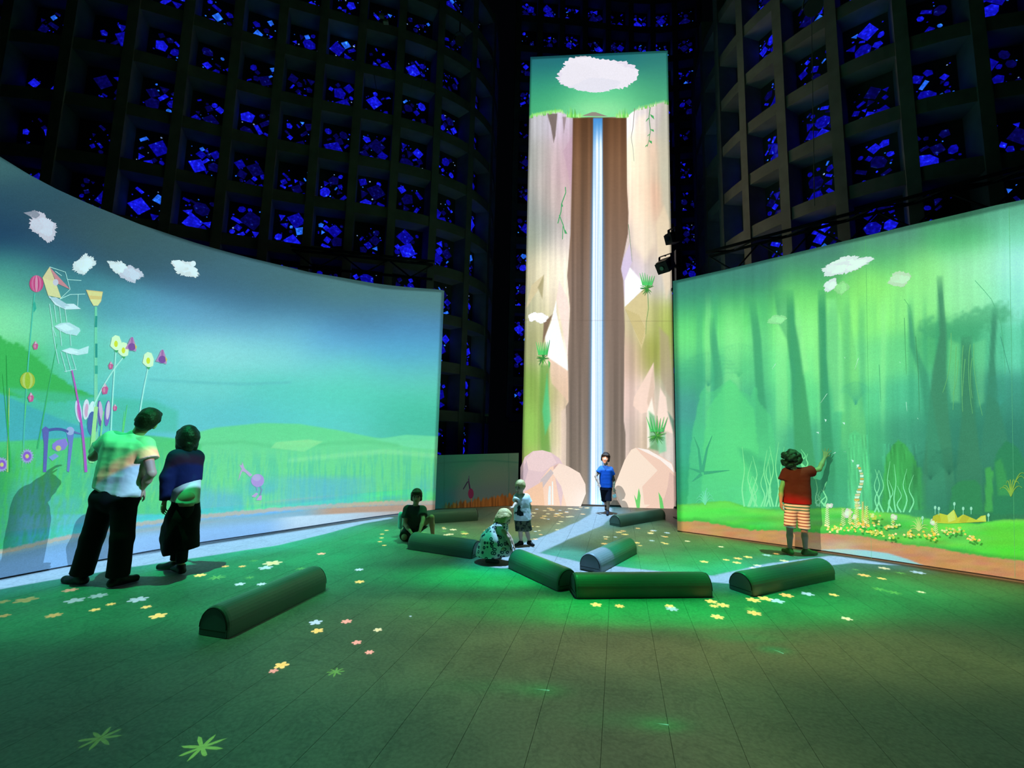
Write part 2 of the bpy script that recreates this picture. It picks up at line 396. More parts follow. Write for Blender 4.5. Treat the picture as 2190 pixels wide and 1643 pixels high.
class Screen:
    """a tall vertical screen standing on a plan curve"""
    def __init__(s, plan, tops, kind):
        p = np.array(plan, float); tt = np.linspace(0, len(p)-1, 500); ii = np.arange(len(p))
        # smooth curve through the plan points (Catmull-Rom)
        q = np.vstack([2*p[0]-p[1], p, 2*p[-1]-p[-2]]); out = []
        for t in tt:
            i = min(int(t), len(p)-2); f = t-i; p0, p1, p2, p3 = q[i], q[i+1], q[i+2], q[i+3]
            out.append(0.5*((2*p1)+(-p0+p2)*f+(2*p0-5*p1+4*p2-p3)*f*f+(-p0+3*p1-3*p2+p3)*f**3))
        P = np.array(out); az = np.arctan2(P[:, 0], P[:, 1]); o = np.argsort(az)
        s.P, s.az, s.rho = P[o], az[o], np.hypot(P[o][:, 0], P[o][:, 1]); s.kind = kind
        T = np.array(tops, float); dr = ray(T[:, 0], T[:, 1]); ta = np.arctan2(dr[:, 0], dr[:, 1])
        te = dr[:, 2]/np.hypot(dr[:, 0], dr[:, 1]); zz = EYE+te*np.interp(ta, s.az, s.rho)
        oo = np.argsort(ta); s.ta, s.tz = ta[oo], zz[oo]
    def pts(s, xy, off=0.0):
        xy = np.asarray(xy, float); d = ray(xy[:, 0], xy[:, 1]); az = np.arctan2(d[:, 0], d[:, 1])
        rho = np.interp(az, s.az, s.rho)-off
        return CAM+d*(rho/np.hypot(d[:, 0], d[:, 1]))[:, None]
    def grid(s, name, nu, nv, painter, parent, thick=0.08):
        a = np.linspace(s.az[0], s.az[-1], nu); rho = np.interp(a, s.az, s.rho); zt = np.interp(a, s.ta, s.tz)
        Z = np.linspace(0.004, 1, nv)[None, :]*zt[:, None]
        P = np.stack([np.broadcast_to((rho*np.sin(a))[:, None], Z.shape), np.broadcast_to((rho*np.cos(a))[:, None], Z.shape), Z], -1)
        X, Y = proj(P); c = lin(np.clip(painter(X, Y), 0, 255))
        dif = np.clip(PA*c/np.maximum(ramp_color(s.kind, Z), 0.08), 0, 0.9)
        ix = np.arange(nu*nv).reshape(nu, nv)
        F = np.stack([ix[:-1, :-1], ix[1:, :-1], ix[1:, 1:], ix[:-1, 1:]], -1).reshape(-1, 4)
        o = mk(name, P.reshape(-1, 3), F, PIC, parent, True, c.reshape(-1, 3), dif.reshape(-1, 3))
        # frame behind the picture: a slab with real thickness
        k = np.linspace(0, nu-1, 60).astype(int); m = MB(); vs = []; n = len(k)
        for e, (o0, lo) in enumerate(((0.012, 0.0), (thick, 0.0))):
            for i in k:
                r = rho[i]+o0; x, y = r*math.sin(a[i]), r*math.cos(a[i])
                vs.append((x, y, 0.0)); vs.append((x, y, zt[i]))
        fs = []
        for i in range(n-1):
            b = 2*i; c2 = 2*n+2*i
            fs += [[b, b+1, b+3, b+2], [c2, c2+2, c2+3, c2+1], [b+1, c2+1, c2+3, b+3], [b, b+2, c2+2, c2]]
        fs += [[0, 2*n, 2*n+1, 1], [2*n-2, 2*n-1, 4*n-1, 4*n-2]]
        mk('screen_frame', vs, fs, FRAME, parent)
        return o
    def shape(s, name, xy, col, parent, off=0.006, dark=1.0):
        P = s.pts(xy, off); n = len(P)
        c = np.asarray(col, float); c = lin(np.broadcast_to(c, (n, 3)))
        dif = np.clip(PA*c/np.maximum(ramp_color(s.kind, P[:, 2]), 0.08), 0, 0.9)
        return mk(name, P, [list(range(n))], PICO, parent, False, c, dif)
    def multi(s, name, shapes, parent, off=0.006):
        v = []; f = []; c = []; b = 0
        for k, (xy, col) in enumerate(shapes):
            P = s.pts(xy, off+0.0006*k); n = len(P); v.append(P); f.append(list(range(b, b+n))); b += n
            c.append(lin(np.broadcast_to(np.asarray(col, float), (n, 3))))
        v = np.vstack(v); c = np.vstack(c)
        dif = np.clip(PA*c/np.maximum(ramp_color(s.kind, v[:, 2]), 0.08), 0, 0.9)
        return mk(name, v, f, PICO, parent, False, c, dif)
def ribbon(pts, w0, w1=None):
    "outline of a stroke of changing width"
    p = np.asarray(pts, float); w1 = w0 if w1 is None else w1; n = len(p)
    d = np.gradient(p, axis=0); d /= np.linalg.norm(d, axis=1)[:, None]+1e-9; nn = np.c_[-d[:, 1], d[:, 0]]
    w = np.linspace(w0, w1, n)[:, None]/2
    return np.vstack([p+nn*w, (p-nn*w)[::-1]])
def bez(a, b, c, n=8):
    t = np.linspace(0, 1, n)[:, None]; a, b, c = (np.asarray(k, float) for k in (a, b, c))
    return a*(1-t)**2+2*b*t*(1-t)+c*t*t
def ellipse(cx, cy, rx, ry, n=20, rot=0.0):
    t = np.linspace(0, 2*math.pi, n, endpoint=False); x = rx*np.cos(t); y = ry*np.sin(t); r = math.radians(rot)
    return np.c_[cx+x*math.cos(r)-y*math.sin(r), cy+x*math.sin(r)+y*math.cos(r)]
def blobby(cx, cy, rx, ry, seed, n=46, amp=0.22, rot=0.0):
    n = int(n*1.8); t = np.linspace(0, 2*math.pi, n, endpoint=False); R = random.Random(seed)
    ph = [R.random()*6.28 for _ in range(4)]
    r = 1+amp*(0.6*np.sin(2*t+ph[0])+0.45*np.sin(4*t+ph[1])+0.3*np.abs(np.sin(4.5*t+ph[2]))+0.2*np.abs(np.sin(9.5*t+ph[3])))
    r = r+np.array([R.gauss(0, amp*.26) for _ in range(n)])
    x = rx*r*np.cos(t); y = ry*r*np.sin(t); q = math.radians(rot)
    return np.c_[cx+x*math.cos(q)-y*math.sin(q), cy+x*math.sin(q)+y*math.cos(q)]
#@@NEXT@@
# ------------------------------------------------------------------ floor: vinyl planks
PAZ = math.radians(13.2)                         # the planks run a little to the right of the view
def floor_mat():
    m, t, b, out = new_mat('vinyl_plank_floor')
    g = t.n('ShaderNodeNewGeometry'); nz = t.n('ShaderNodeTexNoise'); t.set(nz.inputs['Vector'], g.outputs['Position'])
    nz.inputs['Scale'].default_value = 2.2; nz.inputs['Detail'].default_value = 7; nz.inputs['Roughness'].default_value = 0.62; nz.inputs['Distortion'].default_value = 1.4
    n2 = t.n('ShaderNodeTexNoise'); t.set(n2.inputs['Vector'], g.outputs['Position']); n2.inputs['Scale'].default_value = 45; n2.inputs['Detail'].default_value = 3
    vein = t.sstep(t.m('ABSOLUTE', t.m('SUBTRACT', nz.outputs[0], 0.5)), 0.0, 0.035, 0.0, 1.0)
    a = FLOOR_ALB
    col = t.mix(vein, (a*0.87, a*0.85, a*0.82, 1), (a*1.04, a*1.0, a*0.95, 1))
    col = t.scale(col, t.sstep(n2.outputs[0], 0.25, 0.75, 0.86, 1.14))
    t.set(b.inputs['Base Color'], col); b.inputs['Roughness'].default_value = 0.55; b.inputs['Specular IOR Level'].default_value = 0.25
    return m
FLOORM = floor_mat()
floor = empty('floor', (0, 5, 0), kind='structure')
sub = MB().box((0, 6, -0.05), (15, 0, 0), (0, 13, 0), (0, 0, 0.03)).build('subfloor', plain('dark_screed', (24, 24, 22), 0.9), floor)
pw = 0.34; dx = V3(math.cos(PAZ), -math.sin(PAZ), 0); dy = V3(math.sin(PAZ), math.cos(PAZ), 0)
plank0 = None
for i in range(-34, 34):
    c = V3(0, 6, -0.01)+dx*(i*pw+0.094)
    if plank0 is None:
        hw = pw/2-0.0011
        plank0 = MB().box((0, 0, 0), dx*hw, dy*15, (0, 0, 0.0098))
        me = bpy.data.meshes.new('plank'); me.from_pydata([tuple(p) for p in plank0.v], [], plank0.f); me.materials.append(FLOORM)
    o = bpy.data.objects.new('plank', me); COL.objects.link(o); o.parent = floor; o.location = c-WL['floor']

# flat self-glowing decals standing in for flowers of light thrown on the floor
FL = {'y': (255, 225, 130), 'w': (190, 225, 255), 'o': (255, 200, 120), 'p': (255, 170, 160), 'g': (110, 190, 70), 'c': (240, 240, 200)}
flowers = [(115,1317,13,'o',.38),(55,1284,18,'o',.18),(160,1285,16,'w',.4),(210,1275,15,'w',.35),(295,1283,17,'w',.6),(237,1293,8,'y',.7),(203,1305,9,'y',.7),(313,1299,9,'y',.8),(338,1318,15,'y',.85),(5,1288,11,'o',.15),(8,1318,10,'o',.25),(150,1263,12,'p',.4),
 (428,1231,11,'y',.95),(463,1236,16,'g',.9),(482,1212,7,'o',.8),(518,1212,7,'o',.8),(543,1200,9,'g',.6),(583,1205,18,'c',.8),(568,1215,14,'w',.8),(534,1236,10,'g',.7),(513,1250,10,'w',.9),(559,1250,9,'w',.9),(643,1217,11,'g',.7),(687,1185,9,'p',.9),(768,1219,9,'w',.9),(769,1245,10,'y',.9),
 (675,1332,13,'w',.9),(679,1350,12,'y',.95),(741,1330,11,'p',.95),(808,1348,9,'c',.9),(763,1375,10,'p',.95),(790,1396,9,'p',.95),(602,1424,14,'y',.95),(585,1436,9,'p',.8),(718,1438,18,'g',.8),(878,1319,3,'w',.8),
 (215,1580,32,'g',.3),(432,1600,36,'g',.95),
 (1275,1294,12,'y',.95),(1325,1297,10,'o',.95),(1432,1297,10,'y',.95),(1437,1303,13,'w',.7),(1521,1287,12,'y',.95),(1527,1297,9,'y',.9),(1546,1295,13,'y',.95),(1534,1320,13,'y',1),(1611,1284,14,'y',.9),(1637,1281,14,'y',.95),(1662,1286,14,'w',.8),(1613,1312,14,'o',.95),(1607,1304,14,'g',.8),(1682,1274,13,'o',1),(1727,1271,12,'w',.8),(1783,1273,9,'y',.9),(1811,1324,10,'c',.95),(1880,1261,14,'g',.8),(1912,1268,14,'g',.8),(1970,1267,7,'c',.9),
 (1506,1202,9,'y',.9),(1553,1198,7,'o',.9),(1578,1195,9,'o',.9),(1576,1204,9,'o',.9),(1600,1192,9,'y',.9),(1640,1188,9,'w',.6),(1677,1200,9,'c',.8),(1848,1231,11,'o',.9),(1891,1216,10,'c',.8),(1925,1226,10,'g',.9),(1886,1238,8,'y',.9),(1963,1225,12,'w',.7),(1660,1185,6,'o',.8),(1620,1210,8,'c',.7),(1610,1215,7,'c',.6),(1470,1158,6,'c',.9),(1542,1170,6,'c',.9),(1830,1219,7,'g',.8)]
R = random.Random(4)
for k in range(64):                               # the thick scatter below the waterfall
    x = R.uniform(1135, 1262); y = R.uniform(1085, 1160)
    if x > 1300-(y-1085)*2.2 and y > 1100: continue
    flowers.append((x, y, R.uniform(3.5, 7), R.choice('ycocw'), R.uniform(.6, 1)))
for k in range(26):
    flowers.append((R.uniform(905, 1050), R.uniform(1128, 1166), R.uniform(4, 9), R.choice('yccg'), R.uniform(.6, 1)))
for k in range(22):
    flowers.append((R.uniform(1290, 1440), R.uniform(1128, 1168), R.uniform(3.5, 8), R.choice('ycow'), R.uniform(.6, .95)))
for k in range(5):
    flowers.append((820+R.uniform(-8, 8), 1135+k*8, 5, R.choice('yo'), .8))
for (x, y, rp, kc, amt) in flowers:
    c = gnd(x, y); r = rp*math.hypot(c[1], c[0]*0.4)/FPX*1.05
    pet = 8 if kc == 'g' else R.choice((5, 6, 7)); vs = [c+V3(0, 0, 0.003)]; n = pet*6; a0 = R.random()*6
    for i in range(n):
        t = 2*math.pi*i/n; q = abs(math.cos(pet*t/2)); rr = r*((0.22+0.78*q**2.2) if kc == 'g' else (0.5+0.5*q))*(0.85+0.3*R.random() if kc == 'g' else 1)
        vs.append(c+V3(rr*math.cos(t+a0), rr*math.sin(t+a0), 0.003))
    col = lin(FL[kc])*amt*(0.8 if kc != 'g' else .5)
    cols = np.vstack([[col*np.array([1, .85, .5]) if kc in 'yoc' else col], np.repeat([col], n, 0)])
    mk('flower_light_decal', vs, [[0, 1+i, 1+(i+1) % n] for i in range(n)], LIGHTDECAL, floor, False, cols)
for (x0, y0, x1, y1) in ((1640, 1384, 1676, 1399), (1395, 1547, 1430, 1552), (1135, 1474, 1175, 1478)):  # streaks of light, also drawn as glowing decals
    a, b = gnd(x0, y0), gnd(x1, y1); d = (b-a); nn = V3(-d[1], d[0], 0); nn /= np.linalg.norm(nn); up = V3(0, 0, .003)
    mk('streak_light_decal', [a+up, b+nn*.004+up, b-nn*.004+up], [[0, 1, 2]], LIGHTDECAL, floor, False, np.array([[0, .05, .02], [.12, .5, .3], [.12, .5, .3]]))

# ------------------------------------------------------------------ the undulating concrete lattice with blue slab glass
def glass_mat(name, c, s):
    m, t, b, out = new_mat(name)
    g = t.n('ShaderNodeNewGeometry'); tc = t.n('ShaderNodeTexCoord')
    nz = t.n('ShaderNodeTexNoise'); t.set(nz.inputs['Vector'], g.outputs['Position']); nz.inputs['Scale'].default_value = 16; nz.inputs['Detail'].default_value = 2
    lw = t.n('ShaderNodeLayerWeight'); lw.inputs[0].default_value = 0.35
    b.inputs['Base Color'].default_value = (0.004, 0.006, 0.05, 1); b.inputs['Roughness'].default_value = 0.15
    k = t.sstep(nz.outputs[0], 0.35, 0.8, 0.55, 1.5)
    t.set(b.inputs['Emission Color'], t.mix(t.sstep(nz.outputs[0], 0.64, 0.82), lin4(c), lin4((min(255, c[0]+40), min(255, c[1]+95), 255))))
    t.set(b.inputs['Emission Strength'], t.m('MULTIPLY', k, s)); m.cycles.emission_sampling = 'NONE'
    return m
GL = [glass_mat('blue_slab_glass_dim', (16, 12, 130), .35), glass_mat('blue_slab_glass', (14, 12, 180), .75), glass_mat('blue_slab_glass_bright', (22, 26, 230), 1.0),
      glass_mat('sky_blue_slab_glass', (40, 110, 255), 1.0), glass_mat('pale_blue_slab_glass', (150, 185, 255), .8)]
RG = random.Random(11)
def chunk_mesh(kind, seed, mat):
    "an irregular slab of glass, chipped round its face; unit size across"
    r = random.Random(seed); pts = []
    if kind == 0:   sh = [(-.5, -.42), (.45, -.5), (.5, .4), (-.4, .5)]
    elif kind == 1: sh = [(-.5, -.2), (.5, -.2), (.48, .22), (-.5, .18)]
    elif kind == 2: sh = [(math.cos(t)*.5, math.sin(t)*.42) for t in (0, .9, 1.8, 2.7, 3.6, 4.5, 5.4)]
    elif kind == 3: sh = [(-.5, -.15), (.1, -.4), (.5, .05), (.15, .38), (-.35, .3)]
    else:           sh = [(-.5, -.3), (.5, -.25), (.05, .45)]
    sh = [(x*(1+r.uniform(-.12, .12)), y*(1+r.uniform(-.12, .12))) for x, y in sh]; n = len(sh)
    v = [(x, y, 0) for x, y in sh]+[(x, y, .05) for x, y in sh]+[(x*.78+r.uniform(-.03, .03), y*.78+r.uniform(-.03, .03), .13) for x, y in sh]
    f = [[i, (i+1) % n, n+(i+1) % n, n+i] for i in range(n)]+[[n+i, n+(i+1) % n, 2*n+(i+1) % n, 2*n+i] for i in range(n)]+[[2*n+i for i in range(n)]]
    me = bpy.data.meshes.new('glass_chunk'); me.from_pydata(v, [], f); me.materials.append(mat); return me, np.array(v), f
CH = {}
for kd in range(5):
    for sd in range(2):
        for mi in range(5): CH[(kd, sd, mi)] = chunk_mesh(kd, kd*10+sd, GL[mi])
def smooth_curve(p, n):
    p = np.array(p, float); q = np.vstack([2*p[0]-p[1], p, 2*p[-1]-p[-2]]); out = []
    for t in np.linspace(0, len(p)-1, n):
        i = min(int(t), len(p)-2); f = t-i; a, b, c, d = q[i:i+4]
        out.append(0.5*((2*b)+(-a+c)*f+(2*a-5*b+4*c-d)*f*f+(-a+3*b-3*c+d)*f**3))
    return np.array(out)
def lattice(name, glass_pts, z0, dz, rows, krange, lum, lo=None, hi=None, depth=0.5, beam_skip=None):
    G = np.array(glass_pts, float); n = len(G)
    wall = empty(name, (G[n//2][0], G[n//2][1], 0), kind='structure')
    tan = np.gradient(G, axis=0); tan /= np.linalg.norm(tan, axis=1)[:, None]
    nor = np.c_[tan[:, 1], -tan[:, 0]]                    # towards the hall
    flip = np.sign(np.sum(nor*(V3(1.5, 4)-G), 1)); flip = np.sign(flip.sum()) or 1; nor = nor*flip
    bnd = np.vstack([[G[0]*1.5-G[1]*.5], (G[:-1]+G[1:])/2, [G[-1]*1.5-G[-2]*.5]])
    bt = np.gradient(bnd, axis=0); bt /= np.linalg.norm(bt, axis=1)[:, None]; bn = np.c_[bt[:, 1], -bt[:, 0]]*flip
    kmin = min(min(krange(i)) for i in range(n)); kmax = max(max(krange(i)) for i in range(n))
    zb = (lo if lo is not None else z0+dz*(kmin-.5)); zt = hi if hi is not None else z0+dz*(kmax+.5)
    for i in range(n+1):                                  # upright fins
        ks = list(krange(min(max(i, 0), n-1)))+list(krange(max(i-1, 0)))
        za = max(zb, z0+dz*(min(ks)-.62)); c = bnd[i]+bn[i]*(depth/2-.05); m = MB()
        m.box((c[0], c[1], (za+zt)/2), V3(bt[i][0], bt[i][1], 0)*.095, V3(bn[i][0], bn[i][1], 0)*(depth/2+.05), (0, 0, (zt-za)/2))
        m.build('concrete_fin', CONC, wall)
    for k in range(kmin, kmax+2):                         # level beams that follow the wave
        idx = [i for i in range(n) if k in krange(i) or (k-1) in krange(i)]
        if not idx: continue
        runs = []; run = [idx[0]]
        for i in idx[1:]:
            if i == run[-1]+1: run.append(i)
            else: runs.append(run); run = [i]
        runs.append(run)
        z = z0+dz*(k-.5)
        for run in runs:
            bp = smooth_curve(bnd[run[0]:run[-1]+2], 4*len(run)+1); t = np.gradient(bp, axis=0); t /= np.linalg.norm(t, axis=1)[:, None]; nn = np.c_[t[:, 1], -t[:, 0]]*flip
            v = []; f = []
            for p, q in zip(bp, nn):
                for (o, h) in ((-.08, -.13), (depth-.03, -.13), (depth-.03, .13), (-.08, .13)): v.append((p[0]+q[0]*o, p[1]+q[1]*o, z+h))
            for i in range(len(bp)-1):
                for j in range(4): f.append([4*i+j, 4*i+(j+1) % 4, 4*i+4+(j+1) % 4, 4*i+4+j])
            f += [[0, 1, 2, 3], [4*len(bp)-4+j for j in (3, 2, 1, 0)]]
            mk('concrete_beam', v, f, CONC, wall)
    pieces = []
    for i in range(n):
        hw = (np.linalg.norm(bnd[i+1]-bnd[i]))/2
        for k in krange(i):
            c = V3(G[i][0], G[i][1], z0+dz*k); T = V3(tan[i][0], tan[i][1], 0); N = V3(nor[i][0], nor[i][1], 0)
            pan = MB().box(c-N*.03, T*(hw+.02), N*.03, V3(0, 0, dz/2)).build('infill_panel', CONCD, wall)
            W, Hh = hw-.14, dz/2-.20; placed = []
            cap = RG.uniform(.75, 1.15); lumk = lum(i)*RG.uniform(.7, 1.1)
            for (num, s0, s1) in ((RG.choice((1, 1, 2)), .26, .34), (4, .15, .22), (5, .09, .13), (6, .022, .045)):
                for _ in range(num):
                    for _try in range(12):
                        s = RG.uniform(s0, s1)*cap; x = RG.uniform(-W+s*.4, W-s*.4); y = RG.uniform(-Hh+s*.4, Hh-s*.4)
                        if all(math.hypot(x-a, y-b) > (s+q)*.47 for a, b, q in placed):
                            placed.append((x, y, s))
                            if s0 < .05: mi = RG.choice((1, 2, 2, 3, 3, 4)); kd = 2
                            else: mi = RG.choices((0, 1, 2, 3), (3, 5, 4, 1.2))[0]; kd = RG.choice((0, 0, 1, 1, 2, 3, 4))
                            if s0 > .25: mi = RG.choice((0, 1, 2)); kd = RG.choice((0, 0, 2, 3))
                            if RG.random() > lumk: mi = max(0, mi-RG.choice((1, 2)))
                            if RG.random() > lumk+.35: break
                            rot = RG.choice((.7, -.7, .75, -.65))+RG.uniform(-.35, .35)
                            P = c+T*x+V3(0, 0, y); dist = math.hypot(P[0], P[1])
                            pieces.append((s/dist, P, T, N, s, rot, kd, RG.randint(0, 1), mi, pan)); break
    pieces.sort(key=lambda q: -q[0])
    rest_v = {}; 
    for j, (sz, P, T, N, s, rot, kd, sd, mi, pan) in enumerate(pieces):
        a = T*math.cos(rot)+V3(0, 0, math.sin(rot)); b = -T*math.sin(rot)+V3(0, 0, math.cos(rot))
        if np.dot(np.cross(a, b), N) < 0: a, b = b, a
        me, v, f = CH[(kd, sd, mi)]
        if j < 298:
            o = bpy.data.objects.new('glass_chunk', me); COL.objects.link(o); o.parent = pan
            mm = Matrix.Identity(4); L = P-WL[pan.name]
            for r in range(3): mm[r][0], mm[r][1], mm[r][2], mm[r][3] = a[r]*s, b[r]*s, N[r]*s*.5, L[r]
            o.matrix_local = mm
        else:
            W_ = P+v[:, :1]*a*s+v[:, 1:2]*b*s+v[:, 2:3]*N*s*.5
            g = rest_v.setdefault(mi, [[], []]); bs = len(g[0]); g[0] += list(W_); g[1] += [[bs+i for i in q] for q in f]
    for mi, (v, f) in rest_v.items():
        o = mk('glass_chips', v, f, GL[mi], wall); o['kind'] = 'stuff'
    return wall
LG = [(-10.8, 8.6), (-9.7, 8.66), (-8.66, 8.86), (-7.8, 9.15), (-6.98, 9.52), (-6.15, 9.9), (-5.29, 10.2), (-4.45, 10.45), (-3.6, 10.7), (-2.72, 10.98), (-1.93, 11.45), (-1.33, 12.1), (-1.12, 12.95), (-1.2, 13.8)]
lattice('wall_left', LG, 6.2, 1.2, None, lambda i: range(-1 if i < 9 else -4, 7), lambda i: .3 if i < 2 else .55 if i == 2 else .95, hi=14.2)
RGP = [(5.75, 12.5), (5.5, 11.7), (5.45, 10.9), (5.5, 10.1), (5.7, 9.36), (6.12, 8.6), (6.65, 7.9), (7.4, 7.45), (8.25, 7.15), (9.2, 7.0)]
lattice('wall_right', RGP, 5.5, 1.22, None, lambda i: range(-1, 6), lambda i: .6 if i < 3 else .95 if i < 7 else .7, hi=13.0)
BG = [(.3, 15.15), (1.08, 15.2), (1.88, 15.25), (2.75, 15.35), (3.6, 15.45), (4.5, 15.5), (5.3, 15.5), (6.15, 15.3)]
lattice('wall_back', BG, 2.75, 1.2, None, lambda i: range(0, 14) if i < 1 or i > 5 else range(10, 14), lambda i: .45 if i == 0 else .6, depth=.42, hi=20)
# ------------------------------------------------------------------ left screen: meadow under a dusk sky
LS = Screen(LEFT_PLAN,
            [(-300, 160), (-150, 245), (0, 335), (60, 372), (120, 404), (200, 440), (300, 480), (420, 520), (540, 553), (660, 582), (800, 606), (880, 615), (943, 620)], 'left')
def paint_left(X, Y):
    pts = [(-150,260,(60,100,105)),(0,350,(58,100,106)),(60,420,(48,84,98)),(0,450,(36,72,98)),(150,480,(50,82,96)),(0,510,(30,64,98)),(120,540,(44,84,116)),(250,500,(58,92,98)),(300,560,(54,92,110)),
     (-150,450,(40,80,105)),(-150,600,(90,200,160)),(0,570,(60,140,140)),(0,620,(104,214,162)),(0,690,(130,232,170)),(60,600,(66,140,146)),(100,680,(104,214,180)),(150,620,(66,136,152)),
     (400,540,(62,98,106)),(400,600,(60,104,136)),(500,590,(66,108,122)),(500,640,(62,112,150)),(600,610,(70,112,120)),(600,660,(66,118,152)),(760,630,(76,122,126)),(760,680,(72,128,168)),(930,640,(80,128,130)),(900,700,(76,138,186)),
     (250,650,(80,162,182)),(350,660,(92,164,204)),(300,720,(112,210,212)),(450,680,(108,180,216)),(580,700,(112,188,224)),(700,730,(94,170,222)),(850,750,(86,168,220)),(930,760,(84,170,210)),
     (450,750,(138,226,230)),(600,760,(130,222,224)),(720,790,(110,212,214)),(850,800,(98,206,204)),(930,810,(96,200,190)),
     (200,760,(96,208,186)),(320,800,(110,214,214)),(450,830,(112,216,210)),(600,840,(92,210,198)),(750,830,(86,216,188)),(900,850,(80,210,178)),
     (250,870,(84,200,194)),(400,890,(96,204,206)),(520,890,(92,202,206)),(650,890,(92,212,204)),(760,885,(92,212,200)),(860,890,(74,196,168)),(920,900,(72,192,160)),
     (0,780,(70,200,110)),(60,860,(70,196,160)),(0,930,(74,190,190)),(150,930,(84,196,200)),(250,940,(90,200,210))]
    p = Paint(X, Y, pts, 85, 42)
    # far shore lines
    p.line([(320,812),(420,818),(520,822),(620,818)], 4, (92,190,196), .5, 4)
    # tree-covered hill at left
    p.poly([(-320,690),(-100,700),(0,718),(18,732),(40,735),(60,752),(85,768),(105,790),(128,806),(150,826),(180,838),(200,850),(120,862),(40,850),(0,842),(-320,830)], (58,184,92), 5, .95, wob=4, seed=3)
    p.poly([(-320,820),(0,838),(30,852),(80,868),(130,892),(170,905),(60,912),(-320,900)], (70,190,170), 8, .5)
    p.poly([(-320,838),(0,842),(70,872),(150,905),(220,926),(330,932),(330,950),(-320,950)], (66,176,186), 4, .8)
    p.poly([(10,830),(120,838),(220,850),(330,858),(380,880),(380,925),(260,925),(160,905),(90,876)], (74,196,166), 14, .65)
    # rolling hills
    p.poly([(330,950),(395,932),(460,915),(560,905),(640,907),(720,920),(800,936),(860,943),(945,932),(945,1100),(330,1100)], (100,222,150), 5, .95)
    p.poly([(200,935),(300,930),(360,936),(430,950),(430,1100),(-320,1100),(-320,952),(0,945)], (74,204,124), 6, .95)
    p.poly([(800,940),(870,930),(945,934),(945,962),(880,958)], (104,226,166), 4, .9)
    p.line([(430,950),(520,945),(600,958),(690,950),(780,945),(850,952)], 5, (90,206,140), .6, 5)
    p.poly([(590,946),(660,940),(690,945),(650,966),(580,958)], (150,240,160), 4, .6)
    p.line([(620,985),(720,975),(820,966),(944,976)], 6, (140,244,170), .5, 6)
    # reed beds with upright streaks
    st = vnoise(X/2.6, Y/46, 5)*.6+vnoise(X/6.5, Y/80, 9)*.4
    g = sm(Y, 948, 1000)*sm(Y, 1120, 1080)
    p.over(g*sm(st, .35, .75)*.5, (96,220,138)); p.over(g*sm(st, .6, .3)*.45, (64,190,160))
    low = sm(Y, 1005, 1050)
    p.over(low*sm(vnoise(X/70, Y/40, 4), .3, .7)*.55, (78,182,196))
    p.over(g*low*sm(st, .62, .85)*.45, (112,224,124))
    p.over(sm(X, 560, 640)*sm(X, 830, 740)*sm(Y, 1010, 1030)*.55, (86,184,204))
    p.over(sm(X, 380, 430)*sm(X, 520, 480)*sm(Y, 1030, 1060)*.5, (92,190,196))
    p.over(sm(X, 60, 0)*sm(Y, 945, 1000)*.6, (40,150,74))
    p.over(sm(X, 200, 60)*sm(Y, 930, 1000)*sm(st, .4, .7)*.5, (56,190,84))
    # shore and water at the foot of the picture
    sh = np.interp(X, [-300, 0, 120, 300, 420, 520, 640, 760, 860, 945], [1260, 1185, 1158, 1124, 1110, 1100, 1090, 1083, 1079, 1078])
    jag = 3*(vnoise(X/4, Y*0, 7)-.5)
    p.over(sm(Y, sh-10+jag, sh-6+jag), (176,178,166)); p.over(sm(Y, sh-1+jag, sh+2+jag), (128,176,206)); p.over(sm(Y, sh+8, sh+30), (134,188,244))
    p.over(sm(X, 640, 720)*sm(Y, sh-1, sh+3), (178,154,140)); p.over(sm(X, 560, 640)*sm(X, 960, 700)*sm(Y, sh+12, sh+16), (178,214,244))
    p.over(sm(X, 260, 160)*sm(Y, sh+4, sh+10)*.6, (100,160,220))
    p.mul(.97+.05*(fbm(X/9, Y/3, 21)-.5))
    return p.c
left = empty('projection_screen', (-3.6, 7.0, 0), 'tall curved screen at left with teal sky, meadow and paper flowers projected on it', 'screen')
LS.grid('picture_surface', 430, 300, paint_left, left)
WH = (246, 236, 246)
def cloud(S, par, cx, cy, rx, ry, seed, rot=0, col=WH, off=.006):
    sh = [(blobby(cx, cy, rx, ry, seed, 56, .28, rot), np.array(col)*.93), (blobby(cx+rx*.2, cy+ry*.05, rx*.62, ry*.68, seed+1, 40, .25, rot), col), (blobby(cx-rx*.45, cy-ry*.1, rx*.4, ry*.5, seed+2, 34, .25, rot), np.array(col)*.97)]
    return S.multi('cloud_image', sh, par, off)
cloud(LS, left, 92, 484, 29, 23, 1, 35, (214, 206, 226)); LS.shape('cloud_wisp_image', [(50,455),(68,452),(74,449),(90,462),(84,470),(66,464)], (130,142,160), left)
cloud(LS, left, 180, 566, 18, 20, 5, 40); cloud(LS, left, 256, 573, 22, 12, 9, 35); cloud(LS, left, 280, 586, 20, 16, 12, 30, (214, 212, 234)); cloud(LS, left, 396, 575, 26, 14, 15, 15)
LS.multi('cloud_image', [(ellipse(413, 564, 6, 6), WH), ([(366,558),(384,556),(396,566),(380,574)], WH), ([(410,580),(420,577),(423,592),(408,588)], WH)], left, .008)
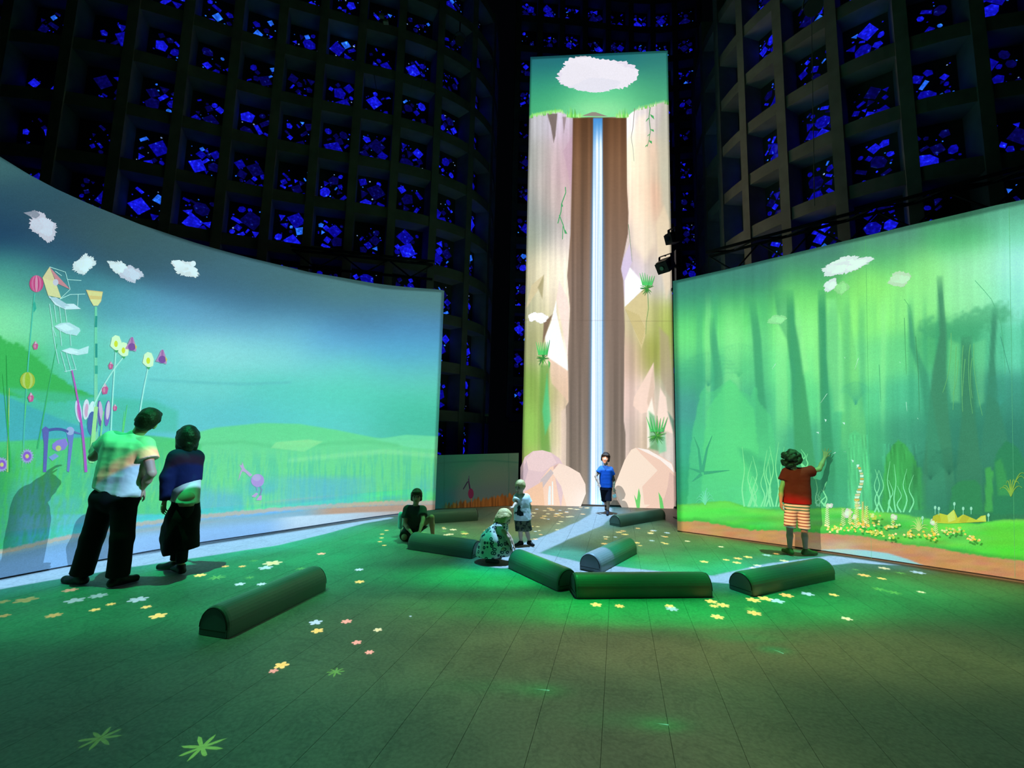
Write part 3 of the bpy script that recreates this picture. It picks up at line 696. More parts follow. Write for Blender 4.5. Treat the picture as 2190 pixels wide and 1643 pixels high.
# paper flowers
STEM = (110, 216, 190)
def stem(a, b, c, w, col): return (ribbon(bez(a, b, c), w, w*.8), col)
LS.multi('ball_flower_image', [stem((50, 960), (56, 800), (74, 628), 3, (70, 190, 170)), ([(70,650),(75,645),(78,660),(73,668)], (50,170,150))] + [(ellipse(78, 607, 15*k, 18), c) for k, c in ((1, (206, 74, 130)), (.72, (232, 110, 156)), (.42, (204, 70, 128)), (.2, (240, 140, 172)))], left)
LS.multi('ball_flower_image', [stem((48, 1000), (52, 900), (58, 830), 3, (80, 200, 120))] + [(ellipse(59, 814, 16*k, 18), c) for k, c in ((1, (150, 186, 70)), (.7, (180, 206, 110)), (.35, (140, 190, 60)))], left)
LS.multi('kite_house_image', [([(91,594),(106,571),(118,600),(131,638),(103,632)], (244,200,156)), ([(106,571),(150,619),(122,606)], (220,134,146)), ([(91,594),(106,600),(118,600),(124,620),(131,638),(103,632)], (250,214,160)), (ellipse(119,604,6,7), (214,196,216))], left, .008)
lines = [[(106,571),(140,582),(150,619),(128,640)],[(118,580),(132,590)],[(140,582),(144,598),(174,600)],[(128,640),(150,630),(182,629)],[(167,630),(166,655)],[(106,650),(113,700),(120,720)],[(116,652),(121,690)],[(127,655),(131,690)],[(139,660),(143,690)],[(112,700),(118,740),(126,778)],[(128,700),(132,740)],[(150,710),(152,740)],[(130,752),(142,796)],[(142,755),(152,792)],[(152,755),(163,792)],[(138,795),(163,790)]]
for l in lines: LS.multi('kite_string_image', [(ribbon(np.array(l, float), 1.2), (190, 236, 236))], left, .008)
LS.multi('wire_cloud_image', [([(103,632),(118,640),(136,650),(158,650),(173,661),(140,662),(118,652)], (232,232,244)), ([(104,636),(120,636),(150,655),(136,660)], (170,206,222))], left, .009)
LS.multi('wire_cloud_image', [([(116,698),(130,691),(148,690),(170,702),(172,708),(164,718),(142,714),(126,706)], (190,224,232)), ([(120,698),(140,693),(160,704),(140,709)], (236,240,246))], left, .009)
LS.multi('wire_cloud_image', [([(131,750),(150,744),(168,748),(190,740),(188,756),(166,760),(145,756)], (206,232,236)), ([(136,750),(152,746),(170,755),(150,757)], (242,242,248))], left, .009)
LS.multi('cup_flower_image', [(ribbon(np.array([(206,960),(205,800),(205,656)], float), 9, 5), (104, 206, 170)), (ribbon(np.array([(205,700),(206,676)], float), 5), (44,150,140)), (ribbon(np.array([(206,765),(206,735)], float), 5), (44,150,140)), (ribbon(np.array([(206,800),(206,782)], float), 6), (56,170,150)), ([(184,620),(220,624),(216,645),(209,654),(200,654),(193,642)], (250,196,130)), ([(186,622),(219,626),(217,634),(190,632)], (255,214,150)), ([(192,640),(217,641),(209,654),(200,654)], (255,222,160))], left)
for l, c in (([(20,1010),(14,760)], (40,160,80)), ([(24,1000),(6,800)], (50,180,90)), ([(80,960),(122,735)], (50,176,110)), ([(16,1010),(20,830)], (176,206,110)), ([(258,960),(272,866)], (80,214,110)), ([(262,930),(266,880)], (90,220,130))): LS.multi('reed_image', [(ribbon(np.array(l, float), 3.5, 1), c)], left)
def tulip(cx, cy, sc, base, ctrl, extra=None):
    x, y = cx, cy; w, h = 12*sc, 17*sc
    sh = [stem(base, ctrl, (cx, cy+h), 3.2, (150, 236, 222)), ([(x-w,y+h*.35),(x-w*.7,y-h*.7),(x-w*.1,y-h),(x+w*.6,y-h*.85),(x+w,y-h*.1),(x+w*.85,y+h*.75),(x+w*.1,y+h*.95),(x-w*.5,y+h*.7)], (252,250,206)), (ellipse(x, y+h*.1, w*.34, h*.4), (246,226,64)), ([(x-4,y+h*.9),(x+5,y+h*.9),(x+1,y+h*1.25)], (60,170,110))]
    LS.multi('tulip_image', sh, left, .012)
tulip(248, 734, 1, (236, 960), (240, 850), None); tulip(264, 748, .95, (200, 870), (225, 810), None); tulip(317, 770, 1, (297, 900), (305, 840), None)
def bee(cx, cy):
    LS.multi('bee_image', [([(cx-2,cy-16),(cx+3,cy-16),(cx+10,cy+6),(cx+9,cy+14),(cx-2,cy+10),(cx-14,cy+8),(cx-8,cy-3)], (190,140,190)), (ellipse(cx, cy+4, 8, 8), (116,84,160)), ([(cx+6,cy-4),(cx+11,cy+4),(cx+8,cy+10)], (236,190,110)), ([(cx-1,cy-17),(cx+2,cy-17),(cx+3,cy-4),(cx-2,cy-4)], (150,110,170))], left, .02)
bee(282, 738); bee(347, 765)
for k, (x, y, s) in enumerate([(76,739,1),(66,850,1.1),(237,782,.9),(224,832,1.3),(246,872,.8)]):
    LS.multi('bud_image', [([(x,y-10*s),(x+6*s,y-1*s),(x+4*s,y+8*s),(x-3*s,y+9*s),(x-6*s,y)], (206,96,146)), ([(x,y-10*s),(x+3*s,y-4*s),(x-2*s,y-3*s)], (240,190,206)), (ellipse(x-1*s, y+2*s, 2*s, 4*s), (232,140,170))], left, .012)
pod = []
for (x, y, w, h, rot, c) in [(168,880,7,24,-8,(206,220,244)),(169,882,4,18,-8,(226,130,190)),(184,876,7,22,4,(240,226,240)),(185,878,4,15,4,(240,170,200)),(196,880,8,22,8,(230,240,248)),(214,884,6,28,-4,(92,100,170)),(216,880,4,22,-6,(226,180,214)),(230,884,6,28,5,(110,110,190)),(231,878,4,20,5,(236,200,216)),(198,906,11,26,0,(70,110,170))]:
    pod.append((ellipse(x, y, w, h, 18, rot), c))
LS.multi('lily_cluster_image', pod, left)
LS.multi('lily_stem_image', [(ribbon(bez((184,1010),(178,900),(154,792)), 6, 3), (196,96,190)), (ribbon(bez((196,990),(200,920),(206,870)), 10, 8), (150,226,150)), (ribbon(bez((214,980),(214,930),(222,880)), 5, 3), (110,216,150))], left, .012)
for (x, y) in ((58, 976), (4, 994)):
    LS.multi('daisy_image', [(np.vstack([[x+15*math.cos(t)*(1 if i % 2 else .72), y+17*math.sin(t)*(1 if i % 2 else .72)] for i, t in enumerate(np.linspace(0, 6.28, 33)[:-1])]), (180,160,230)), (ellipse(x, y, 9, 10), (140,100,200)), (ellipse(x, y, 4, 4.5), (255,206,120))], left)
LS.multi('bell_flower_image', [([(90,918),(97,912),(105,917),(103,945),(99,1010),(92,1010),(94,950)], (84,104,176)), ([(142,922),(150,914),(159,920),(156,945),(148,1010),(143,1008),(147,950)], (96,130,196)), (ellipse(150,922,9,9), (150,176,220)), (ribbon(bez((105,920),(130,914),(146,924)), 6, 5), (70,96,160)), (ribbon(bez((158,924),(168,928),(176,928)), 5, 2), (90,120,176))], left)
LS.multi('iris_image', [([(112,950),(122,942),(140,938),(146,950),(138,962),(122,966),(112,960)], (130,130,220)), (ellipse(125, 959, 6, 6), (236,200,120)), ([(104,978),(118,970),(126,976),(112,986)], (110,160,230))], left)
LS.multi('duck_bird_image', [([(509,1030),(514,1010),(517,1003),(512,994),(517,996),(518,988),(521,996),(523,1002),(530,1008),(540,1016),(534,1020),(524,1010),(518,1008)], (226,170,210)), (ellipse(551, 1028, 14, 14), (200,150,216)), (ellipse(549, 1022, 9, 7), (216,170,226)), (ribbon(np.array([(556,1040),(560,1048),(556,1060)], float), 3), (100,150,170)), (ribbon(np.array([(549,1041),(551,1050)], float), 3), (110,160,180)), ([(538,1062),(548,1054),(552,1056),(546,1064)], (226,160,210)), ([(548,1070),(556,1060),(560,1060),(559,1070)], (226,160,210))], left, .008)

# ------------------------------------------------------------------ right screen: green forest
RS = Screen(RIGHT_PLAN,
            [(1446, 600), (1550, 577), (1650, 553), (1750, 529), (1850, 505), (1950, 481), (2050, 458), (2130, 439), (2190, 427), (2400, 375), (2700, 300)], 'right')
def paint_right(X, Y):
    pts = [(1460,615,(62,128,118)),(1600,590,(66,124,116)),(1750,550,(72,126,116)),(1900,510,(80,132,122)),(2050,475,(76,138,118)),(2180,445,(84,160,130)),(2350,430,(96,180,160)),
     (1460,650,(60,160,116)),(1600,625,(58,150,106)),(1750,590,(72,170,104)),(1900,545,(84,186,112)),(2050,505,(80,196,110)),(2180,490,(120,220,176)),
     (1470,690,(106,226,122)),(1600,668,(100,220,116)),(1720,640,(122,230,118)),(1850,610,(140,240,118)),(1960,580,(146,240,140)),(2080,560,(156,240,180)),(2180,560,(160,240,226)),(2350,560,(150,236,226)),
     (1470,740,(112,226,132)),(1600,730,(124,236,140)),(1720,700,(140,246,140)),(1850,680,(142,246,128)),(1960,660,(140,240,140)),(2080,640,(150,240,170)),(2180,640,(140,232,210)),
     (1470,800,(72,176,128)),(1560,790,(84,196,130)),(1650,790,(112,230,142)),(1800,780,(134,240,140)),(1900,760,(110,220,140)),(2010,740,(74,176,114)),(2100,730,(80,184,130)),(2180,740,(104,214,176)),
     (1470,870,(74,160,144)),(1600,860,(76,180,132)),(1700,860,(98,216,136)),(1830,860,(94,210,140)),(1950,850,(80,190,140)),(2060,850,(68,156,118)),(2180,850,(70,160,136)),
     (1470,950,(64,176,138)),(1600,950,(90,214,134)),(1720,950,(72,170,128)),(1830,940,(76,186,124)),(1950,930,(66,156,120)),(2060,940,(60,140,112)),(2180,940,(58,138,116)),
     (1470,1040,(54,168,116)),(1600,1040,(80,204,124)),(1720,1040,(66,170,116)),(1850,1040,(66,168,116)),(1960,1040,(56,140,104)),(2060,1050,(44,116,90)),(2180,1050,(58,124,88)),(2350,1050,(56,124,90)),
     (1500,1080,(60,176,90)),(1700,1090,(76,190,90)),(1900,1100,(64,160,90)),(2100,1100,(50,130,80))]
    p = Paint(X, Y, pts, 62, 42)
    st = vnoise(X/5, Y/120, 31)*.5+vnoise(X/14, Y/200, 32)*.5
    p.mul(.96+.08*st)
    def trunk(l, r, col, a, f=6):
        l = l+[(l[-1][0]-4, l[-1][1]+120)]; r = r+[(r[-1][0]+8, r[-1][1]+120)]
        p.poly(l+r[::-1], np.array(col)*.93, f, min(1, a*1.1), fn=lambda x, y: sm(y, l[0][1]-30, l[0][1]+50)*sm(y, l[-1][1]+4, l[-1][1]-130))
    trunk([(1655,620),(1664,690),(1683,728),(1692,800),(1697,900),(1700,1000)], [(1697,620),(1700,690),(1708,728),(1722,820),(1732,900),(1745,1000)], (72,174,112), .85)
    trunk([(1749,620),(1751,763),(1755,900),(1757,1040)], [(1766,620),(1768,763),(1777,900),(1790,1040)], (64,166,112), .85)
    trunk([(1602,645),(1610,728),(1616,830),(1616,900)], [(1617,645),(1628,728),(1634,830),(1642,900)], (70,172,116), .7)
    trunk([(1515,680),(1519,740),(1528,800)], [(1527,680),(1535,740),(1545,800)], (72,172,122), .6)
    trunk([(1785,620),(1800,700),(1805,800),(1800,900)], [(1815,620),(1822,700),(1840,820),(1850,900)], (120,226,130), .5)
    p.poly([(1705,640),(1712,690),(1730,790),(1718,800),(1703,700)], (150,246,150), 10, .5); p.poly([(1768,640),(1788,640),(1800,760),(1806,880),(1784,880),(1772,760)], (146,246,150), 10, .6)
    p.poly([(1690,900),(1692,840),(1700,800),(1690,760),(1700,790),(1694,860)], (60,160,120), 6, .5)
    sh = vnoise(X/15+.25*vnoise(X/40, Y/60, 78), Y/400, 77)
    band = sm(Y, 610, 690)*sm(Y, 1000, 840)
    p.over(band*sm(sh, .55, .85)*sm(X, 1990, 1900)*.42, (150,248,152)); p.over(band*sm(sh, .42, .15)*.34, (58,158,116)); p.over(sm(Y, 780, 900)*sm(Y, 1090, 1010)*sm(X, 1930, 2030)*.35, (44,118,94))
    # right-hand trees and crown
    p.poly([(1965,700),(1990,680),(2030,690),(2060,670),(2110,655),(2160,650),(2170,680),(2130,690),(2090,720),(2060,735),(2000,725),(1975,715)], (66,162,112), 26, .6, wob=9, seed=5)
    trunk([(2003,590),(2006,650),(2010,714),(1995,790),(1988,850),(1985,900),(1975,1000)], [(2016,590),(2019,650),(2024,714),(2024,790),(2026,850),(2030,900),(2040,1000)], (70,150,110), .8)
    trunk([(2055,720),(2056,800),(2056,900),(2045,1000)], [(2078,720),(2080,800),(2086,900),(2100,1000)], (66,144,106), .8)
    trunk([(2122,660),(2116,760),(2110,860),(2098,960)], [(2134,660),(2128,760),(2134,860),(2160,960)], (64,146,112), .75)
    trunk([(1940,650),(1946,740),(1966,800),(1980,900),(1984,1000)], [(1948,650),(1958,740),(1984,800),(2000,900),(2020,1000)], (66,160,120), .6)
    p.poly([(2030,725),(2052,735),(2052,860),(2035,860),(2026,800)], (124,226,142), 10, .45); p.poly([(2082,735),(2108,725),(2104,860),(2092,870)], (120,222,150), 10, .4)
    # palms, ferns in the distance
    for (cx, cy, L, c) in ((1515,800,60,(62,160,122)),(1580,780,60,(80,190,124)),(1990,1000,50,(44,110,84)),(1560,1050,40,(50,150,100)),(2140,840,50,(64,160,136)),(2030,990,40,(40,104,80)),(1830,840,30,(60,160,130))):
        for k in range(15):
            t = math.pi*(1.02+.96*k/14); p.line([(cx, cy+24), (cx+L*.6*math.cos(t), cy+L*.75*math.sin(t)), (cx+L*math.cos(t)*1.05, cy+L*.7*math.sin(t))], 2.6, c, .16, 2.5)
    # rock stacks
    rock = (92, 220, 128)
    p.poly([(1470,1085),(1476,960),(1486,900),(1498,842),(1508,826),(1514,840),(1528,838),(1540,826),(1552,818),(1561,812),(1572,818),(1580,832),(1598,842),(1606,852),(1612,824),(1618,830),(1622,860),(1650,892),(1658,950),(1664,1085)], (84,206,130), 4, .6, wob=2)
    p.poly([(1500,1085),(1504,960),(1512,880),(1530,850),(1548,826),(1561,813),(1573,824),(1590,846),(1612,876),(1622,960),(1630,1085)], rock, 6, .5, wob=2)
    p.poly([(1600,1000),(1606,996),(1640,1000),(1648,1030),(1650,1090),(1590,1090)], (96,226,136), 5, .5)
    p.poly([(1580,960),(1606,965),(1640,990),(1690,990),(1690,1085),(1640,1085),(1620,1040),(1600,1000),(1590,985)], (58,164,112), 16, .5)
    p.poly([(1814,1090),(1814,945),(1818,928),(1828,921),(1838,926),(1843,950),(1852,962),(1862,1010),(1866,1090)], (88,204,130), 4, .85, wob=1.5)
    p.poly([(1783,1085),(1788,970),(1800,960),(1812,970),(1812,1085)], (70,176,118), 5, .6)
    p.poly([(1886,1090),(1890,1010),(1896,975),(1908,955),(1920,940),(1934,948),(1944,962),(1954,975),(1962,1000),(1970,1000),(1972,1090)], (64,168,82), 4, .9, wob=1.5)
    p.poly([(1944,1090),(1950,990),(1968,1000),(1978,1040),(1980,1090)], (60,150,90), 8, .6)
    p.poly([(2030,1100),(2036,1044),(2050,1030),(2085,1026),(2098,1040),(2100,1100)], (52,140,84), 4, .8, wob=1.5)
    p.poly([(2107,1095),(2108,1002),(2116,998),(2124,1010),(2122,1095)], (72,176,84), 3, .8)
    p.poly([(2124,1100),(2126,985),(2136,962),(2150,944),(2164,948),(2180,960),(2195,1000),(2300,1100)], (48,134,88), 4, .85, wob=2)
    p.poly([(2135,1060),(2128,990),(2140,980),(2150,1010),(2160,1060)], (70,172,84), 6, .5)
    for X0, X1, y0 in ((1888,1966,950),(1816,1860,930)):
        m = (X > X0) & (X < X1) & (Y > y0) & (Y < 1090); p.c[m] *= (.86+.28*vnoise(X[m]/3, Y[m]/60, 3))[:, None]
    # grass mound and soil bank
    gr = np.interp(X, [1440,1480,1540,1560,1600,1660,1720,1800,1900,2000,2090,2140,2190,2400], [1080,1078,1072,1072,1086,1090,1088,1086,1096,1112,1120,1112,1110,1105])+2*(vnoise(X/5, Y*0, 2)-.5)
    gcol = np.stack([70+40*vnoise(X/60, Y/12, 8), 176+50*vnoise(X/50, Y/10, 9), 66+20*vnoise(X/40, Y/8, 10)], -1)
    m = sm(Y, gr-2, gr+2)[..., None]; p.c = p.c*(1-m)+gcol*m
    p.over(sm(Y, gr, gr+5)*sm(Y, gr+22, gr+8)*.45, (110,236,86))
    p.over(sm(X, 2060, 2150)*sm(Y, gr+2, gr+12)*.7, (92,220,56)); p.over(sm(X, 1640, 1520)*sm(Y, gr, gr+8)*.5, (96,226,84))
    so = np.interp(X, [1440,1500,1545,1600,1680,1760,1850,1930,2000,2050,2100,2150,2190,2400], [1115,1115,1124,1134,1136,1140,1148,1164,1172,1182,1190,1196,1200,1215])+3*(vnoise(X/5, Y*0, 12)-.5)
    p.over(sm(Y, so-12, so-1)*.5, (60,150,60))
    scol = np.stack([188+18*vnoise(X/30, Y/6, 13), 132+20*vnoise(X/30, Y/6, 14), 86+16*vnoise(X/24, Y/6, 15)], -1)
    m = sm(Y, so-1.5, so+1.5)[..., None]; p.c = p.c*(1-m)+scol*m
    wt = np.interp(X, [1740,1760,1800,1850,1900,1940,1980,2000], [1182,1176,1175,1177,1184,1196,1212,1230])
    p.over(sm(Y, wt-2, wt+2)*sm(X, 1735, 1760)*sm(X, 1990, 1975), (150,208,250))
    p.over(sm(X, 1700, 1740)*sm(X, 1860, 1800)*sm(Y, 1145, 1170)*.35, (200,210,190))
    p.mul(1+.05*(fbm(X/9, Y/3, 22)-.5))
    return p.c
right = empty('projection_screen', (4.6, 6.5, 0), 'tall screen at right with a bright green forest and mossy ground projected on it', 'screen')
RS.grid('picture_surface', 340, 300, paint_right, right)
cloud(RS, right, 1812, 566, 44, 15, 31, -18, (252,252,252)); cloud(RS, right, 1790, 575, 26, 11, 33, -14, (250,250,250), .009); cloud(RS, right, 1776, 610, 15, 10, 35, -25, (250,250,250))
cloud(RS, right, 1924, 597, 23, 13, 38, -8, (196,242,196)); cloud(RS, right, 1800, 616, 13, 13, 41, 0, (150,234,150)); cloud(RS, right, 1662, 684, 16, 10, 44, 0, (150,240,160))
for k, (l, c) in enumerate([([(2085,600),(2105,622),(2120,640),(2133,668),(2140,690),(2146,740),(2150,800)], (84,180,130)), ([(1934,640),(1942,652),(1948,665),(1956,720)], (90,190,110)), ([(1934,680),(1936,740),(1938,800)], (80,170,110)), ([(1880,780),(1882,820),(1884,860)], (80,180,120)), ([(2140,720),(2150,760),(2160,800)], (64,150,120)), ([(1958,720),(1964,800),(1966,880)], (70,150,100))]+[(bez((2034+q*7+(q*11) % 7, 712+(q*29) % 60), (2050+q*4+(q*23) % 21-14, 790+(q*13) % 30), (2024+q*9+(q*13) % 23-8, 840+(q*37) % 70), 9), (108,192,116)) for q in range(8)]):
    RS.multi('hanging_vine_image', [(ribbon(np.array(l, float), 1.3, .8), c)], right, .004)
for x, yt, yb in ((1851, 512, 1196), (2158, 440, 1236)): RS.multi('screen_seam_image', [(ribbon(np.array([(x+i*1.4, yt+(yb-yt)*i/9) for i in range(10)], float), .6), (92,184,112))], right, .004)
R = random.Random(9)
def tendrils(x0, x1, yb, h, n, name, col, seed):
    r = random.Random(seed); sh = []
    for k in range(n):
        xb = x0+(x1-x0)*k/(n-1)+r.uniform(-3, 3); hh = h*r.uniform(.45, 1); s = r.choice((-1, 1))*r.uniform(4, 14)
        p = np.array([(xb, yb), (xb+s*.9, yb-hh*.3), (xb-s*.2, yb-hh*.6), (xb+s*.7, yb-hh)], float)
        t = np.linspace(0, 1, 12); q = np.c_[np.interp(t, [0, .3, .6, 1], p[:, 0]), np.interp(t, [0, .3, .6, 1], p[:, 1])]
        q[1:-1] = (q[:-2]+2*q[1:-1]+q[2:])/4; RS.multi(name, [(ribbon(q, 3.6, .7), col)], right, .005+.0004*(k % 3))
tendrils(1594, 1668, 1084, 140, 14, 'water_weed_image', (130,232,150), 1); tendrils(1745, 1766, 1083, 60, 5, 'water_weed_image', (130,232,150), 2); tendrils(1872, 1942, 1096, 120, 9, 'water_weed_image', (126,230,160), 3)
tendrils(1718, 1726, 1000, 60, 3, 'water_weed_image', (120,230,150), 7)
def plume(x, y, h, w, col):
    sh = [(ribbon(np.array([(x, y), (x, y-h)], float), 2, 1), np.array(col)*.8)]
    for k in range(int(h/4.2)):
        yy = y-k*4.2-2; ww = w*(1-.55*k*4.2/h)
        for s in (-1, 1): sh.append(([(x, yy), (x+s*ww, yy-4.5), (x+s*ww*.8, yy-6), (x, yy-2.5)], col))
    RS.multi('plume_plant_image', sh, right, .007)
YL = (240, 236, 130)
plume(1769, 1128, 48, 6, (230,244,170)); plume(1803, 1128, 40, 6, (190,230,130)); plume(1818, 1124, 34, 5, YL); plume(1832, 1132, 62, 7, YL); plume(1853, 1132, 50, 7, YL); plume(1910, 1126, 24, 5, (220,240,160)); plume(2001, 1144, 28, 6, (230,240,140)); plume(1845, 1118, 44, 4, (250,214,110))
for (x, y, s) in ((1774, 1082, 6), (1682, 1085, 6), (1812, 1098, 9), (1912, 1106, 6), (1995, 1117, 6), (1828, 1106, 5)):
    RS.multi('blossom_image', [(blobby(x, y, s, s*.9, int(x), 26, .35), (246,214,240)), (blobby(x, y, s*.55, s*.5, int(x)+1, 20, .3), (255,250,255))], right, .009)
tile = []
for k in range(17):
    y = 994+k*5.7; x = 1835+7*math.sin(k*.35)+(k*.35); c = [(240,250,250),(248,176,84),(236,240,250),(250,206,140)][k % 4]
    w = 3+k*.22; tile.append(([(x-w, y+R.uniform(-1, 1)), (x+w, y+R.uniform(-1, 1)), (x+w*R.uniform(.6, 1), y+4), (x-w*R.uniform(.6, 1), y+4)], c))
for q in tile: RS.multi('mosaic_tile_image', [q], right, .01)
for (x, y) in ((1766,899),(1755,921),(1754,951),(1805,905),(1785,970),(1806,968),(1824,986),(1834,1000),(1749,925),(1758,996)):
    a = R.uniform(0, 3); RS.shape('moth_image', [(x-4*math.cos(a), y-4*math.sin(a)), (x+2, y-1), (x+4*math.cos(a+.8), y+4*math.sin(a+.8))], (226,246,240), right, .01)
tuft = []
for (cx, cy, rx, n) in ((1794,1132,32,26),(1860,1140,30,24),(1903,1128,18,16),(1946,1144,14,14),(1990,1148,26,22),(2040,1136,30,24),(2080,1154,12,12),(1864,1106,16,14),(1904,1150,14,10),(1845,1122,36,26)):
    for k in range(n):
        x = cx+R.gauss(0, rx*.45); y = cy+R.gauss(0, 4); tuft.append(([(x-3, y), (x-1, y-4), (x+3, y-2), (x+2, y+1)], R.choice(((232,226,96),(214,214,70),(246,236,140),(190,206,80)))))
RS.multi('yellow_moss_image', tuft, right, .005)['kind'] = 'stuff'
RS.multi('crystal_mound_image', [([(1992,1118),(1996,1104),(2010,1098),(2026,1102),(2040,1090),(2048,1108),(2060,1100),(2074,1106),(2088,1112),(2098,1104),(2108,1102),(2109,1116),(2070,1118),(2030,1120)], (214,206,62)), ([(2026,1102),(2040,1090),(2044,1112),(2028,1118)], (236,226,100)), ([(1992,1118),(1996,1104),(2010,1098),(2012,1116)], (190,190,54)), ([(2060,1100),(2074,1106),(2066,1118),(2050,1118)], (196,190,56)), ([(2088,1112),(2108,1102),(2109,1116)], (232,222,90))], right, .008)
for (x, y, h) in ((2000,1100,14),(2008,1102,14),(2041,1090,12),(2060,1102,14),(2077,1100,12),(2114,1116,14),(1973,1122,14)): RS.multi('sprout_image', [(ribbon(np.array([(x, y), (x, y-h)], float), 1.4), (130,220,190)), (ellipse(x, y-h, 2.6, 4), (150,226,220))], right, .012)
RS.multi('spiky_plant_image', [(ribbon(bez((1965,1136),(1965+dx*.4,1124-up),(1965+dx,1132-up*1.6)), 3, .6), (190,220,120)) for dx, up in ((-18,4),(-14,10),(-8,14),(-2,16),(5,15),(12,11),(18,5),(20,0),(-20,-1))], right, .006)
RS.multi('spiky_plant_image', [(ribbon(bez((1508,1080),(1508+dx*.5,1056-up),(1508+dx,1072-up)), 2, .6), (110,220,170)) for dx, up in ((-18,4),(-13,10),(-7,16),(0,18),(5,24),(10,14),(16,8),(20,0),(-20,-4))], right, .006)
RS.multi('arching_grass_image', [(ribbon(bez((2162,1062),(2162+dx*.5,1040-up),(2162+dx,1050-up*.6)), 2.4, .7), (130,180,70)) for dx, up in ((-24,6),(-18,12),(-10,26),(-2,30),(8,30),(18,24),(24,10),(30,40),(34,50))], right, .006)
RS.multi('spiky_plant_image', [(ribbon(np.array(l, float), 7, 1), (62,168,118)) for l in ([(1500,1010),(1494,960),(1484,934)], [(1502,1010),(1512,960),(1523,932)], [(1500,1010),(1470,1000)], [(1505,1012),(1560,1006)], [(1500,1014),(1480,1030)])], right, .004)
for l in ([(1836,766),(1828,790)], [(1769,842),(1755,862)], [(1659,778),(1651,790)], [(1938,860),(1940,880)], [(1806,764),(1808,767)], [(1924,774),(1926,777)], [(1962,894),(1964,897)]): RS.multi('sparkle_image', [(ribbon(np.array(l, float), 1.2, .4), (190,250,210))], right, .006)

